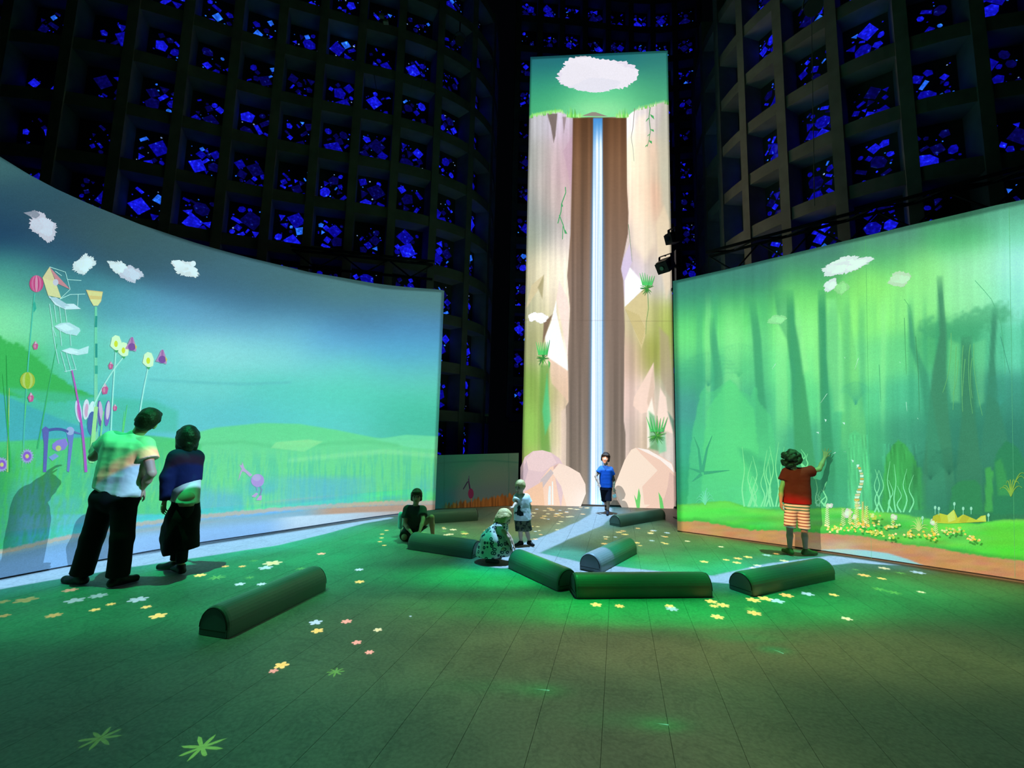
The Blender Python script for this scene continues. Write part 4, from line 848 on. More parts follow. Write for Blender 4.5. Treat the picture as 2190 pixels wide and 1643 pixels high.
# ------------------------------------------------------------------ waterfall tower
TS = Screen([(0.27, 10.53), (3.77, 10.52)], [(1134, 122), (1432, 107)], 'tower')
def paint_tower(X, Y):
    sky = [(1135,130,(30,98,112)),(1280,120,(28,106,116)),(1430,115,(40,112,112)),(1150,180,(46,140,116)),(1430,170,(56,140,116)),(1280,200,(86,190,140)),(1170,225,(70,170,116)),(1280,232,(130,222,150)),(1400,215,(80,172,120))]
    p = Paint(X, Y, sky, 70, 40)
    p.over(np.exp(-((X-1280)/70)**2-((Y-236)/22)**2)*.6, (150,224,160))
    # cliffs
    rk = [(1140,260,(176,176,180)),(1190,255,(206,196,214)),(1220,300,(196,168,186)),(1140,340,(150,156,150)),(1180,340,(200,182,180)),(1215,360,(196,160,172)),(1135,440,(130,140,136)),(1170,420,(190,176,170)),(1210,430,(206,180,180)),(1130,520,(140,150,130)),(1165,500,(150,156,150)),(1205,520,(206,190,190)),
      (1128,580,(176,170,140)),(1165,570,(232,218,184)),(1190,560,(255,242,222)),(1195,590,(255,250,226)),(1215,620,(236,206,190)),(1128,660,(170,172,140)),(1165,660,(206,196,160)),(1200,640,(250,236,214)),(1125,740,(150,156,110)),(1150,720,(170,166,120)),(1195,770,(250,230,216)),(1120,830,(130,160,80)),(1155,830,(120,160,70)),(1195,830,(206,176,150)),(1120,920,(140,176,90)),(1150,920,(120,170,70)),(1195,920,(214,190,166)),(1120,1000,(150,160,90)),(1190,1000,(210,190,170)),(1215,900,(200,176,156)),
      (1350,260,(240,232,232)),(1400,230,(214,200,200)),(1430,260,(180,176,166)),(1350,340,(250,236,210)),(1395,340,(226,190,166)),(1430,360,(190,186,160)),(1355,440,(244,220,200)),(1395,430,(232,176,150)),(1430,440,(180,176,150)),(1350,520,(206,190,186)),(1390,520,(222,196,176)),(1430,520,(196,186,160)),(1350,590,(206,192,214)),(1400,590,(200,190,180)),(1430,600,(190,186,180)),(1360,680,(200,186,150)),(1400,680,(176,176,110)),(1435,690,(150,170,80)),(1350,770,(206,176,160)),(1400,760,(140,150,60)),(1435,770,(170,170,120)),(1350,850,(220,190,180)),(1395,850,(226,206,190)),(1435,830,(150,150,130)),(1350,930,(206,184,176)),(1390,940,(190,170,140)),(1435,960,(206,196,190)),(1360,1040,(220,190,180)),(1430,1060,(190,180,160))]
    q = Paint(X, Y, rk, 34, 42)
    top = np.interp(X, [1128,1140,1170,1200,1212,1224,1340,1352,1366,1420,1436], [254,246,240,237,246,252,250,240,232,218,224])
    cl = (sm(Y, top-1, top+1))
    st = .5*vnoise(X/4, Y/130, 41)+.5*vnoise(X/11, Y/240, 42)
    q.mul(.88+.24*st)
    q.poly([(1170,243),(1192,243),(1188,290),(1184,305),(1178,270)], (110,96,90), 2, .9); q.poly([(1203,250),(1211,250),(1206,285)], (130,110,110), 2, .7)
    q.poly([(1226,252),(1224,290),(1204,324),(1215,370),(1222,420),(1226,300)], (186,150,170), 3, .5)
    q.poly([(1163,588),(1137,610),(1122,665),(1160,606)], (206,190,150), 2, .8); q.poly([(1163,588),(1150,615),(1160,640),(1163,600)], (150,140,100), 3, .7)
    q.poly([(1190,640),(1190,668),(1217,795),(1172,765),(1165,720),(1178,690)], (255,246,238), 2, 1)
    q.poly([(1190,640),(1196,600),(1214,640),(1218,660),(1214,760)], (240,214,206), 3, .8)
    q.poly([(1163,690),(1182,672),(1166,720),(1160,740)], (110,84,70), 3, .8)
    q.poly([(1172,765),(1217,795),(1216,860),(1180,820)], (222,186,164), 4, .7)
    q.poly([(1155,780),(1176,780),(1170,880),(1178,970),(1156,970),(1154,870)], (96,150,66), 8, .7); q.poly([(1170,800),(1178,900),(1166,930),(1160,880)], (80,190,130), 6, .8)
    q.poly([(1200,880),(1212,870),(1218,900),(1210,1000),(1200,1000)], (214,190,176), 5, .7)
    # right cliff facets
    q.poly([(1366,250),(1380,246),(1400,520),(1380,560),(1352,520),(1345,300)], (252,236,206), 16, .5)
    q.poly([(1420,220),(1436,226),(1440,500),(1415,430),(1405,300)], (190,190,170), 14, .6)
    q.poly([(1402,480),(1410,560),(1425,640),(1440,600),(1442,500),(1420,440)], (226,206,176), 8, .7)
    q.poly([(1336,600),(1347,572),(1383,612),(1336,657)], (255,252,252), 1.5, 1); q.poly([(1383,612),(1384,650),(1380,720),(1372,745),(1336,657)], (206,190,140), 2, .9)
    q.poly([(1336,600),(1330,590),(1330,560),(1347,520),(1352,560),(1347,572)], (206,190,220), 3, .8)
    for k in range(7): q.line([(1338+k*4.5, 662+k*2), (1372+k*1.2, 735-k*5)], 1.2, (176,160,96), .6, 1)
    q.poly([(1398,775),(1400,830),(1390,880),(1372,885),(1354,868),(1356,850)], (236,206,190), 2, .9); q.poly([(1398,775),(1400,880),(1392,890),(1384,860)], (206,180,160), 3, .7)
    q.poly([(1412,830),(1424,850),(1428,880),(1444,930),(1420,920),(1405,895)], (240,214,200), 3, .9); q.poly([(1384,880),(1394,850),(1402,900),(1398,950),(1384,960)], (250,240,226), 3, .8)
    q.poly([(1410,700),(1430,720),(1442,860),(1425,840),(1412,800)], (170,150,130), 8, .6)
    q.poly([(1388,880),(1400,890),(1410,940),(1408,965),(1390,960)], (60,150,90), 6, .6); q.poly([(1405,945),(1422,925),(1425,965),(1410,970)], (110,200,150), 6, .7)
    q.poly([(1428,880),(1442,900),(1442,935)], (90,130,110), 4, .8)
    p.c = p.c*(1-cl[..., None])+q.c*cl[..., None]
    # brown wall behind the fall
    xl = np.interp(Y, [250,330,500,590,660,760,830,860,870,900,1085], [1225,1224,1220,1213,1219,1214,1216,1216,1210,1211,1210])
    xr = np.interp(Y, [250,400,455,500,575,600,700,760,900,930,1090], [1340,1341,1344,1343,1328,1333,1336,1335,1334,1338,1336])
    m = sm(X, xl-1, xl+1)*sm(X, xr+1, xr-1)*sm(Y, 250, 252)
    bc = np.stack([np.interp(Y, [250,340,600,900,1085], [92,112,122,124,136]), np.interp(Y, [250,340,600,900,1085], [62,82,102,110,122]), np.interp(Y, [250,340,600,900,1085], [40,60,90,100,108])], -1)
    fold = .5*vnoise(X/5, Y/300, 51)+.5*vnoise(X/12, Y/500, 52)
    bc = bc*(.78+.44*fold)[..., None]
    p.c = p.c*(1-m[..., None])+bc*m[..., None]
    # falling water
    cx = np.interp(Y, [250,1085], [1278.5,1276]); hw = np.interp(Y, [250,600,1085], [10,12,14]); d = (X-cx)/hw
    m = sm(np.abs(d), 1.08, .92)*sm(Y, 251, 254)
    wv = sm(vnoise(X/2.3, Y/900, 61), .3, .7)
    a = np.array([70, 140, 206.])[None, None]; b = np.array([232, 246, 255.])[None, None]
    k = np.clip(sm(Y, 250, 330)*(.5+.7*wv)*(1-.75*sm(np.abs(d), .72, 1)), 0, 1)[..., None]
    p.c = p.c*(1-m[..., None])+(a*(1-k)+b*k)*m[..., None]
    p.over(sm(np.abs(d), 1.6, 1.0)*sm(np.abs(d), .9, 1.0)*sm(Y, 300, 500)*.4, (90,150,210))
    # seam of the cloth, grassy lip, grass and mud at the foot
    p.over(sm(np.abs(Y-686-.01*X+13), 1.2, .2)*.18, (90,70,60))
    p.over(sm(np.abs(Y-top), 5, 1)*sm(X, 1212, 1196)*.8, (150,226,120)); p.over(sm(np.abs(Y-(top-1)), 4, 1)*sm(X, 1350, 1366)*.4, (180,226,150))
    p.over(sm(np.abs(Y-248), 6, 1)*sm(X, 1210, 1216)*sm(X, 1262, 1236)*.9, (150,230,130)); p.over(sm(np.abs(Y-248), 6, 1)*sm(X, 1310, 1330)*sm(X, 1346, 1340)*.9, (150,230,130))
    p.mul(1.07+.04*(fbm(X/6, Y/3, 23)-.5))
    return p.c
tower = empty('waterfall_tower', (2.02, 10.5, 0), 'very tall narrow screen in the centre with a projected waterfall between pale cliffs', 'screen')
TS.grid('picture_surface', 190, 520, paint_tower, tower, .12)
TS.multi('cloud_image', [(blobby(1278, 160, 78, 33, 71, 70, .14), (232,226,240)), (blobby(1268, 152, 62, 30, 72, 70, .16), (240,236,246)), (blobby(1310, 164, 48, 26, 73, 60, .16), (240,236,246)), (blobby(1240, 164, 42, 26, 74, 60, .16), (238,234,244)), (blobby(1276, 182, 44, 15, 75, 60, .16), (232,230,242))], tower)
TS.multi('cloud_image', [(blobby(1140, 678, 9, 10, 76, 30, .2), (255,252,252)), (blobby(1156, 680, 16, 9, 77, 36, .22), (255,252,252))], tower, .007)
TS.shape('summit_image', [(1244,248),(1266,240),(1274,240),(1300,249)], (150,140,130), tower, .005)
gl = []
for k in range(60):
    x = R.choice((R.uniform(1134, 1206), R.uniform(1212, 1244), R.uniform(1318, 1344), R.uniform(1366, 1434))); y = float(np.interp(x, [1128,1200,1212,1224,1340,1352,1366,1420,1436], [252,238,248,250,250,242,234,220,224])); h = R.uniform(5, 11)*(2 if 1214 < x < 1232 or 1322 < x < 1340 else 1)
    gl.append(([(x-1.2, y+2), (x+R.uniform(-2, 2), y-h), (x+1.2, y+2)], R.choice(((150,230,110),(110,206,90),(190,240,160)))))
TS.multi('cliff_grass_image', gl, tower, .006)['kind'] = 'stuff'
vine = [(ribbon(np.array([(1391,226),(1388,250),(1391,280),(1388,300),(1384,314)], float), 1.8, 1), (70,150,90))]
for (x, y, a, s) in ((1390,244,.9,15),(1389,250,2.2,14),(1391,276,.7,10),(1390,286,2.3,8),(1388,300,.9,10),(1386,308,2.3,10)):
    vine.append(([(x, y), (x+s*.5*math.cos(a)-2, y+s*.5*math.sin(a)), (x+s*math.cos(a), y+s*math.sin(a)), (x+s*.5*math.cos(a)+3, y+s*.5*math.sin(a)-2)], (76,176,100)))
TS.multi('vine_image', vine, tower, .006)
TS.multi('vine_image', [(ribbon(np.array(l, float), w), (80,170,110)) for l, w in (([(1209,400),(1210,412),(1201,436),(1200,452),(1196,466)], 2), ([(1196,460),(1204,480),(1209,500)], 2), ([(1196,466),(1193,478)], 2), ([(1204,484),(1203,512)], 1.5), ([(1201,436),(1203,442)], 3), ([(1208,492),(1212,500)], 2.4))], tower, .006)
for l, c in (([(1357,232),(1354,270),(1350,294),(1354,320),(1356,345)], (150,130,120)), ([(1344,480),(1348,520),(1352,560)], (110,150,110)), ([(1385,620),(1387,660),(1382,690),(1381,715)], (90,150,80))): TS.multi('crack_image', [(ribbon(np.array(l, float), 1.3, .5), c)], tower, .006)
def bush(cx, cy, w, h, seed, S=TS, par=None, n=22):
    r = random.Random(seed); sh = []
    for k in range(34):
        a = r.uniform(0, 6.28); q = r.uniform(.5, 1); sh.append((ribbon(np.array([(cx, cy+h*.25), (cx+w*.55*q*math.cos(a), cy+h*.25+h*.4*q*math.sin(a))], float), 2.2, .5), r.choice(((70,150,60),(90,176,70),(56,130,70)))))
    for k in range(7):
        x = cx+(k-3)*w*.1; sh.append((ribbon(np.array([(x, cy+h*.1), (x+(k-3)*w*.09, cy-h*r.uniform(.35, .55))], float), 4, .6), r.choice(((86,206,110),(70,186,96)))))
    S.multi('bush_image', sh, par or tower, .008)
bush(1161, 754, 26, 50, 1); bush(1384, 606, 28, 44, 2); bush(1405, 918, 40, 56, 3)
def boulder(name, layers): TS.multi(name, layers, tower, .012)
boulder('boulder_image', [([(1113,1026),(1113,1000),(1122,978),(1140,965),(1160,963),(1178,968),(1196,980),(1205,996),(1206,1040),(1200,1084),(1124,1084)], (226,196,200)), ([(1122,990),(1140,966),(1160,963),(1178,968),(1190,990),(1160,1010),(1130,1005)], (236,206,206)), ([(1113,1020),(1126,984),(1130,1005),(1120,1040)], (206,180,190)), ([(1122,1052),(1160,1030),(1165,1084),(1124,1084)], (240,196,166))])
boulder('boulder_image', [([(1152,1080),(1150,1048),(1156,1026),(1176,1000),(1196,991),(1216,998),(1240,1012),(1252,1036),(1253,1056),(1242,1084),(1156,1084)], (246,208,186)), ([(1196,991),(1216,998),(1240,1012),(1252,1036),(1253,1056),(1242,1084),(1212,1084),(1200,1040),(1180,1010)], (248,222,206)), ([(1156,1026),(1178,1004),(1184,1012),(1166,1036),(1152,1060)], (206,190,190)), ([(1172,1060),(1174,1040),(1178,1040),(1178,1080),(1172,1080)], (230,236,240)), ([(1180,1080),(1180,1030),(1183,1030),(1184,1080)], (240,236,230))])
boulder('boulder_image', [([(1314,1040),(1322,1020),(1336,984),(1350,962),(1360,958),(1380,962),(1410,974),(1436,990),(1445,1010),(1446,1070),(1440,1088),(1330,1086),(1320,1070)], (242,206,186)), ([(1314,1040),(1322,1020),(1336,984),(1350,962),(1360,958),(1372,972),(1400,1000),(1424,1024),(1428,1040),(1420,1062),(1380,1086),(1330,1086)], (250,226,206)), ([(1362,958),(1386,962),(1410,976),(1436,992),(1444,1014),(1430,1000),(1412,984),(1390,972)], (252,240,232)), ([(1428,1040),(1432,1010),(1445,1020),(1446,1070),(1440,1088),(1410,1086),(1422,1062)], (226,190,176))])
TS.multi('grass_blade_image', [([(1362,1088),(1356,1058),(1362,1070),(1366,1044),(1370,1060),(1368,1088)], (110,206,110)), ([(1412,1088),(1408,1052),(1416,1066),(1420,1088)], (110,206,110)), ([(1172,770),(1177,776),(1174,790)], (90,190,100))], tower, .016)
cr = CAM+ray(1318, 1040)

# ------------------------------------------------------------------ low screen between them
WS = Screen([(-1.75, 9.62), (-1.35, 9.72), (0.19, 10.42)], [(905, 975), (930, 974), (1113, 969)], 'tower')
def paint_low(X, Y):
    p = Paint(X, Y, [(940,985,(46,104,84)),(1000,985,(52,116,84)),(1060,985,(72,112,84)),(1110,980,(96,122,94)),(940,1030,(40,106,86)),(1000,1020,(66,110,84)),(1060,1020,(92,112,84)),(1110,1020,(84,104,90)),(940,1070,(34,100,96)),(1000,1060,(76,96,92)),(1060,1050,(86,96,96)),(1110,1050,(84,92,84))], 34, 20)
    p.poly([(975,1080),(985,1010),(1030,985),(1080,995),(1100,1020),(1112,1080)], (96,112,96), 20, .4)
    p.line([(930,992),(980,988),(1050,985),(1113,990)], 2, (40,92,72), .5)
    g = np.interp(X, [930,960,990,1050,1113], [1086,1078,1074,1064,1054])+9*(vnoise(X/3.2, Y*0, 5)-.5)+5*(vnoise(X/1.6, Y*0, 6)-.5)
    c = np.stack([np.interp(X, [940,990,1110], [60,120,150]), np.interp(X, [940,990,1110], [84,78,84]), 36+0*X], -1)*(.75+.5*vnoise(X/2, Y/30, 7))[..., None]
    m = sm(Y, g-2, g+3)[..., None]*sm(X, 938, 965)[..., None]; p.c = p.c*(1-m)+c*m
    for x in (950, 1088): p.line([(x, 960), (x, 1100)], 1, (30,80,60), .4, 1)
    return p.c
low = empty('projection_screen', (-.6, 10.1, 0), 'low dim screen beside the waterfall tower with dark reeds and a wading bird', 'screen')
WS.grid('picture_surface', 110, 60, paint_low, low)
WS.multi('wading_bird_image', [(ellipse(1007, 1056, 6, 11), (110,40,66)), (ribbon(np.array([(1005,1046),(1003,1034),(1002,1024)], float), 3, 2), (60,34,60)), ([(1002,1030),(999,1030),(990,1046),(991,1048)], (50,40,60)), (ribbon(np.array([(1003,1030),(1003,1018)], float), 1.4), (70,60,80)), (ribbon(np.array([(1008,1066),(1009,1085)], float), 2), (150,90,50))], low, .006)
# ------------------------------------------------------------------ half-round foam logs
def vinyl(name, c):
    m, t, b, out = new_mat(name); b.inputs['Base Color'].default_value = lin4(c); b.inputs['Roughness'].default_value = 0.42; b.inputs['Specular IOR Level'].default_value = 0.35
    tc = t.n('ShaderNodeTexCoord'); nz = t.n('ShaderNodeTexNoise'); t.set(nz.inputs['Vector'], tc.outputs['Object']); nz.inputs['Scale'].default_value = 7; nz.inputs['Detail'].default_value = 3
    bp = t.n('ShaderNodeBump'); bp.inputs['Strength'].default_value = 0.25; bp.inputs['Distance'].default_value = 0.02; t.set(bp.inputs['Height'], nz.outputs[0]); t.set(b.inputs['Normal'], bp.outputs[0])
    return m
VIN = vinyl('grey_vinyl', (120, 130, 128)); VEND = vinyl('grey_vinyl_end', (112, 122, 126)); PIPE = plain('dark_seam', (30, 36, 34), 0.6)
def foam_log(p, q, label, wdt=0.28, h=0.205, ext=(0, 0)):
    "p, q: ends of the long bottom edge that faces the hall; the log lies on the far side of it"
    p = V3(p[0], p[1], 0); q = V3(q[0], q[1], 0); u = (q-p)/np.linalg.norm(q-p); p = p-u*ext[0]; q = q+u*ext[1]
    s = V3(-u[1], u[0], 0)
    if s@(p-V3(0, 0, 0)+V3(0, 1, 0)*.01) < 0: s = -s
    r = empty('foam_log', (p+q)/2+s*wdt/2, label, 'foam log', 'half round foam logs on the floor')
    N = 18; prof = [(-.5, 0), (-.5, .28)]
    for i in range(1, N): t = math.pi*i/N; prof.append((-.5*math.cos(t), .28+.72*math.sin(t)))
    prof += [(.5, .28), (.5, 0)]
    # long body with rounded shoulders at both ends
    v = []; f = []; n = len(prof)
    st = [(0, .94), (.012, .985), (.03, 1)]; L = np.linalg.norm(q-p); xs = [(a, k) for a, k in st]+[(L*.5, 1)]+[(L-a, k) for a, k in st[::-1]]
    for (x, k) in xs:
        for (a, b) in prof: v.append(p+u*x+s*(wdt*(.5+a*k))+V3(0, 0, .002+h*b*(k if b > 0 else 1)))
    for i in range(len(xs)-1):
        for j in range(n): f.append([i*n+j, i*n+(j+1) % n, (i+1)*n+(j+1) % n, (i+1)*n+j])
    f.append(list(range(n))[::-1]); f.append([(len(xs)-1)*n+j for j in range(n)])
    mk('cover', v, f, VIN, r, False)
    for (o, d) in ((p, -1), (q, 1)):
        b = o+u*d*.001; pp = [b+s*(wdt*(.5+a*.9))+V3(0, 0, .004+h*z*.92) for a, z in prof]; pp2 = [x+u*d*.006 for x in pp]
        fs = [[j, (j+1) % n, n+(j+1) % n, n+j] for j in range(n)]+[[n+j for j in range(n)], list(range(n))[::-1]]
        cap = mk('end_cap', pp+pp2, fs, VEND, r)
        MB().tube([x+u*d*.006 for x in pp[1:-1]], .004, 5).build('piping', PIPE, cap)
        MB().box(b+u*d*.007+s*wdt*.5+V3(0, 0, h*.2), s*wdt*.43, u*.002, V3(0, 0, .002)).build('seam', PIPE, cap)
    return r
G2 = lambda x, y: gnd(x, y)[:2]
foam_log(G2(487, 1367), G2(698, 1262), 'dark foam log lying alone in the left foreground', .27, .215)
foam_log(G2(1233, 1281), G2(1524, 1278), 'front foam log seen side on with a glossy green top', .26, .2)
foam_log(G2(1612, 1277), G2(1788, 1240), 'foam log at right in front of the child in the red shirt', .28, .2)
foam_log(G2(1285, 1227), G2(1363, 1184), 'foam log behind the front one pointing away, with a bluish round end', .27, .2)
foam_log(G2(1328, 1128), G2(1424, 1111), 'dark foam log at the back beside the boy in the blue shirt', .25, .19)
foam_log(G2(1086, 1215), G2(1192, 1265), 'slanting foam log beside the crouching girl, right of her', .26, .2)
foam_log(G2(871, 1175), G2(1008, 1196), 'foam log in front of the kneeling child, left of the crouching girl', .26, .2, (0, 0))
foam_log(G2(925, 1120), G2(1022, 1114), 'green lit foam log in front of the low screen', .26, .2, (.15, 0))

# ------------------------------------------------------------------ trusses, projectors and lamps
def truss(name, pts, label, r=.026, hgt=.36):
    P = [V3(*p) for p in pts]; e = empty(name, (P[0]+P[-1])/2*V3(1, 1, 1), label, 'truss')
    u = P[-1]-P[0]; u /= np.linalg.norm(u); s = np.cross(u, V3(0, 0, 1)); s /= np.linalg.norm(s)
    ch = [V3(0, 0, 0), V3(0, 0, hgt), s*hgt*.6+V3(0, 0, hgt)]
    for c in ch: MB().tube([p+c for p in P], r, 8).build('chord', BLACK, e)
    L = np.linalg.norm(P[-1]-P[0]); n = int(L/.42)
    for i in range(n):
        a, b = i/n, (i+1)/n; A = P[0]+(P[-1]-P[0])*a; B = P[0]+(P[-1]-P[0])*b
        MB().tube([A+ch[0], B+ch[1]] if i % 2 else [A+ch[1], B+ch[0]], r*.55, 6).build('brace', BLACK, e)
        MB().tube([A+ch[1], B+ch[2]] if i % 2 else [A+ch[2], B+ch[1]], r*.55, 6).build('brace', BLACK, e)
    return e
truss('lighting_truss', [(3.9, 8.75, 4.78), (7.4, 6.1, 5.05)], 'black truss running behind the top of the forest screen', .03, .42)
truss('lighting_truss', [(-4.6, 9.0, 4.9), (-1.85, 9.9, 5.0)], 'black truss above the right end of the meadow screen', .03, .34)
GLASSW = new_mat('lamp_lens')[0]; GLASSW.node_tree.nodes['Principled BSDF'].inputs['Emission Color'].default_value = (.75, .95, 1, 1); GLASSW.node_tree.nodes['Principled BSDF'].inputs['Emission Strength'].default_value = 1.6; GLASSW.cycles.emission_sampling = 'NONE'
LENS = plain('dark_lens', (40, 46, 60), .1, spec=.8)
def projector(loc, aim, label, size=(.28, .34, .13), post=None, group=None):
    loc = V3(*loc); f = V3(*aim)-loc; f /= np.linalg.norm(f); s = np.cross(f, V3(0, 0, 1)); s /= np.linalg.norm(s); up = np.cross(s, f)
    e = empty('video_projector', loc, label, 'projector', group); w_, l_, h_ = size
    b = MB().box(loc-f*l_*.75, s*w_*.5, f*l_*.5, up*h_*.5); b.box(loc-f*l_*.75+up*h_*.53, s*w_*.42, f*l_*.42, up*h_*.05); b.build('housing', BLACK, e)
    MB().tube([loc-f*l_*.3, loc-f*.06], [.055, .05], 16).build('lens_barrel', BLACK, e); MB().tube([loc-f*.062, loc-f*.055], .042, 16).build('lens', LENS, e)
    br = MB()
    for k in (-1, 1): br.box(loc-f*l_*.75+s*k*w_*.53+V3(0, 0, .08), s*.008, f*.03, V3(0, 0, .14))
    br.box(loc-f*l_*.75+V3(0, 0, .22), s*w_*.55, f*.03, V3(0, 0, .008)); br.build('bracket', BLACK, e)
    MB().tube([loc-f*l_*.75+V3(0, 0, .22), loc-f*l_*.75+V3(0, 0, post or .6)], .02, 8).build('hanger_pole', BLACK, e)
    return e
pst = at(1452, 700, 9.15); st_ = empty('projector_mast', (pst[0], pst[1], 0), 'black mast standing in the gap between the waterfall tower and forest screen', 'mast')
MB().box((pst[0], pst[1], 2.75), (.05, 0, 0), (0, .05, 0), (0, 0, 2.74)).build('post', BLACK, st_); MB().box((pst[0], pst[1], .01), (.14, 0, 0), (0, .14, 0), (0, 0, .01)).build('base_plate', BLACK, st_)
for zz in (4.62, 5.12): MB().box((pst[0]-.06, pst[1]-.05, zz), (.1, 0, 0), (0, .03, 0), (0, 0, .03)).build('bracket_arm', BLACK, st_)
projector(at(1412, 577, 8.8), (-2, 5, .4), 'lower black projector on the mast beside the waterfall tower, tilted down', (.26, .3, .22), .2)
projector(at(1424, 512, 8.9), (-2.5, 6, 3.6), 'upper black projector on the mast beside the waterfall tower', (.18, .26, .2), .2)
projector(WP['left'], (-4, 6, 2), 'projector overhead aimed at the meadow screen'); projector(WP['tower'], (2, 10.5, 5), 'projector overhead aimed at the waterfall tower'); projector(WP['right'], (5, 6, 2), 'projector overhead aimed at the forest screen')
for k, p in enumerate(FP): projector(p, (p[0]+.001, p[1]+.01, 0), ['ceiling projector aimed down at the floor by the meadow screen', 'ceiling projector aimed down at the middle of the floor', 'ceiling projector aimed down at the floor by the forest screen'][k])
def spotlamp(px, py, Y, aim, label, lit, r=.11):
    c = at(px, py, Y); f = V3(*aim)-c; f /= np.linalg.norm(f)
    e = empty('spot_lamp', c, label, 'lamp'); MB().tube([c-f*.34, c-f*.28, c-f*.1, c], [r*.5, r*.8, r, r*1.05], 16).build('can', BLACK, e)
    MB().tube([c-f*.012, c-f*.004], r*.62 if lit else r*.9, 16).build('lens', lit or LENS, e)
    s = np.cross(f, V3(0, 0, 1)); s /= np.linalg.norm(s); t = np.linspace(0, math.pi, 11)
    MB().tube([c-f*.2+s*r*1.35*math.cos(a)+V3(0, 0, 1)*r*2.1*math.sin(a) for a in t], .012, 6).build('yoke', plain('worn_yoke', (120, 120, 116), .5), e)
    MB().tube([c-f*.2+V3(0, 0, r*2.1), c-f*.2+V3(0, 0, r*2.1+.25)], .015, 6).build('clamp', BLACK, e)
    return e
spotlamp(983, 88, 9.4, (0, 2, 2), 'round spot lamp with a bright white lens high left of the tower', GLASSW, .1)
spotlamp(1740, 15, 6.6, (1, 3, 1), 'dark spot lamp hanging at the top above the forest screen', None, .13)
WIREM = plain('grey_cable', (112, 112, 104), .7)
def cable(p0, p1, sag, label, r=.008):
    a, b = V3(*p0), V3(*p1); pts = [a+(b-a)*k/10-V3(0, 0, sag*math.sin(math.pi*k/10)) for k in range(11)]
    tag(MB().tube(pts, r, 6).build('cable', WIREM), label, 'cable')
cable(at(1735, 0, 7.2), at(1742, 440, 7.2), 0, 'thin black cable hanging straight down past the right lattice', .006)
cable(at(910, 120, 10.0), at(900, 190, 10.0), .05, 'loose pale cable end dangling near the top left of the tower')
cable(at(800, 160, 9.6), at(812, 210, 9.6), .08, 'looped pale cable over blue glass high on the left lattice')
def box_thing(px, py, Y, sz, mat, label, name='junction_box', cat='box'):
    c = at(px, py, Y); e = empty(name, c, label, cat); MB().box(c, (sz, 0, 0), (0, sz*.8, 0), (0, 0, sz*.6)).build('housing', mat, e); MB().box(c-V3(0, sz*.85, 0), (sz*.8, 0, 0), (0, sz*.1, 0), (0, 0, sz*.42)).build('cover_plate', mat, e)
    MB().tube([c+V3(0, 0, sz*.5), c+V3(0, 0, sz*3)] if py < 500 else [c, V3(c[0], c[1], 0)], sz*.2, 6).build('conduit', BLACK if py < 500 else CONC, e)
PALE = plain('pale_enamel', (150, 165, 150), .5)
box_thing(816, 34, 9, .05, PALE, 'upper of two small pale boxes hung near the top left'); box_thing(825, 47, 9, .05, PALE, 'lower of two small pale boxes hung near the top left')
box_thing(1041, 888, 11.9, .05, PALE, 'small metal box on a lattice fin just left of the tower')
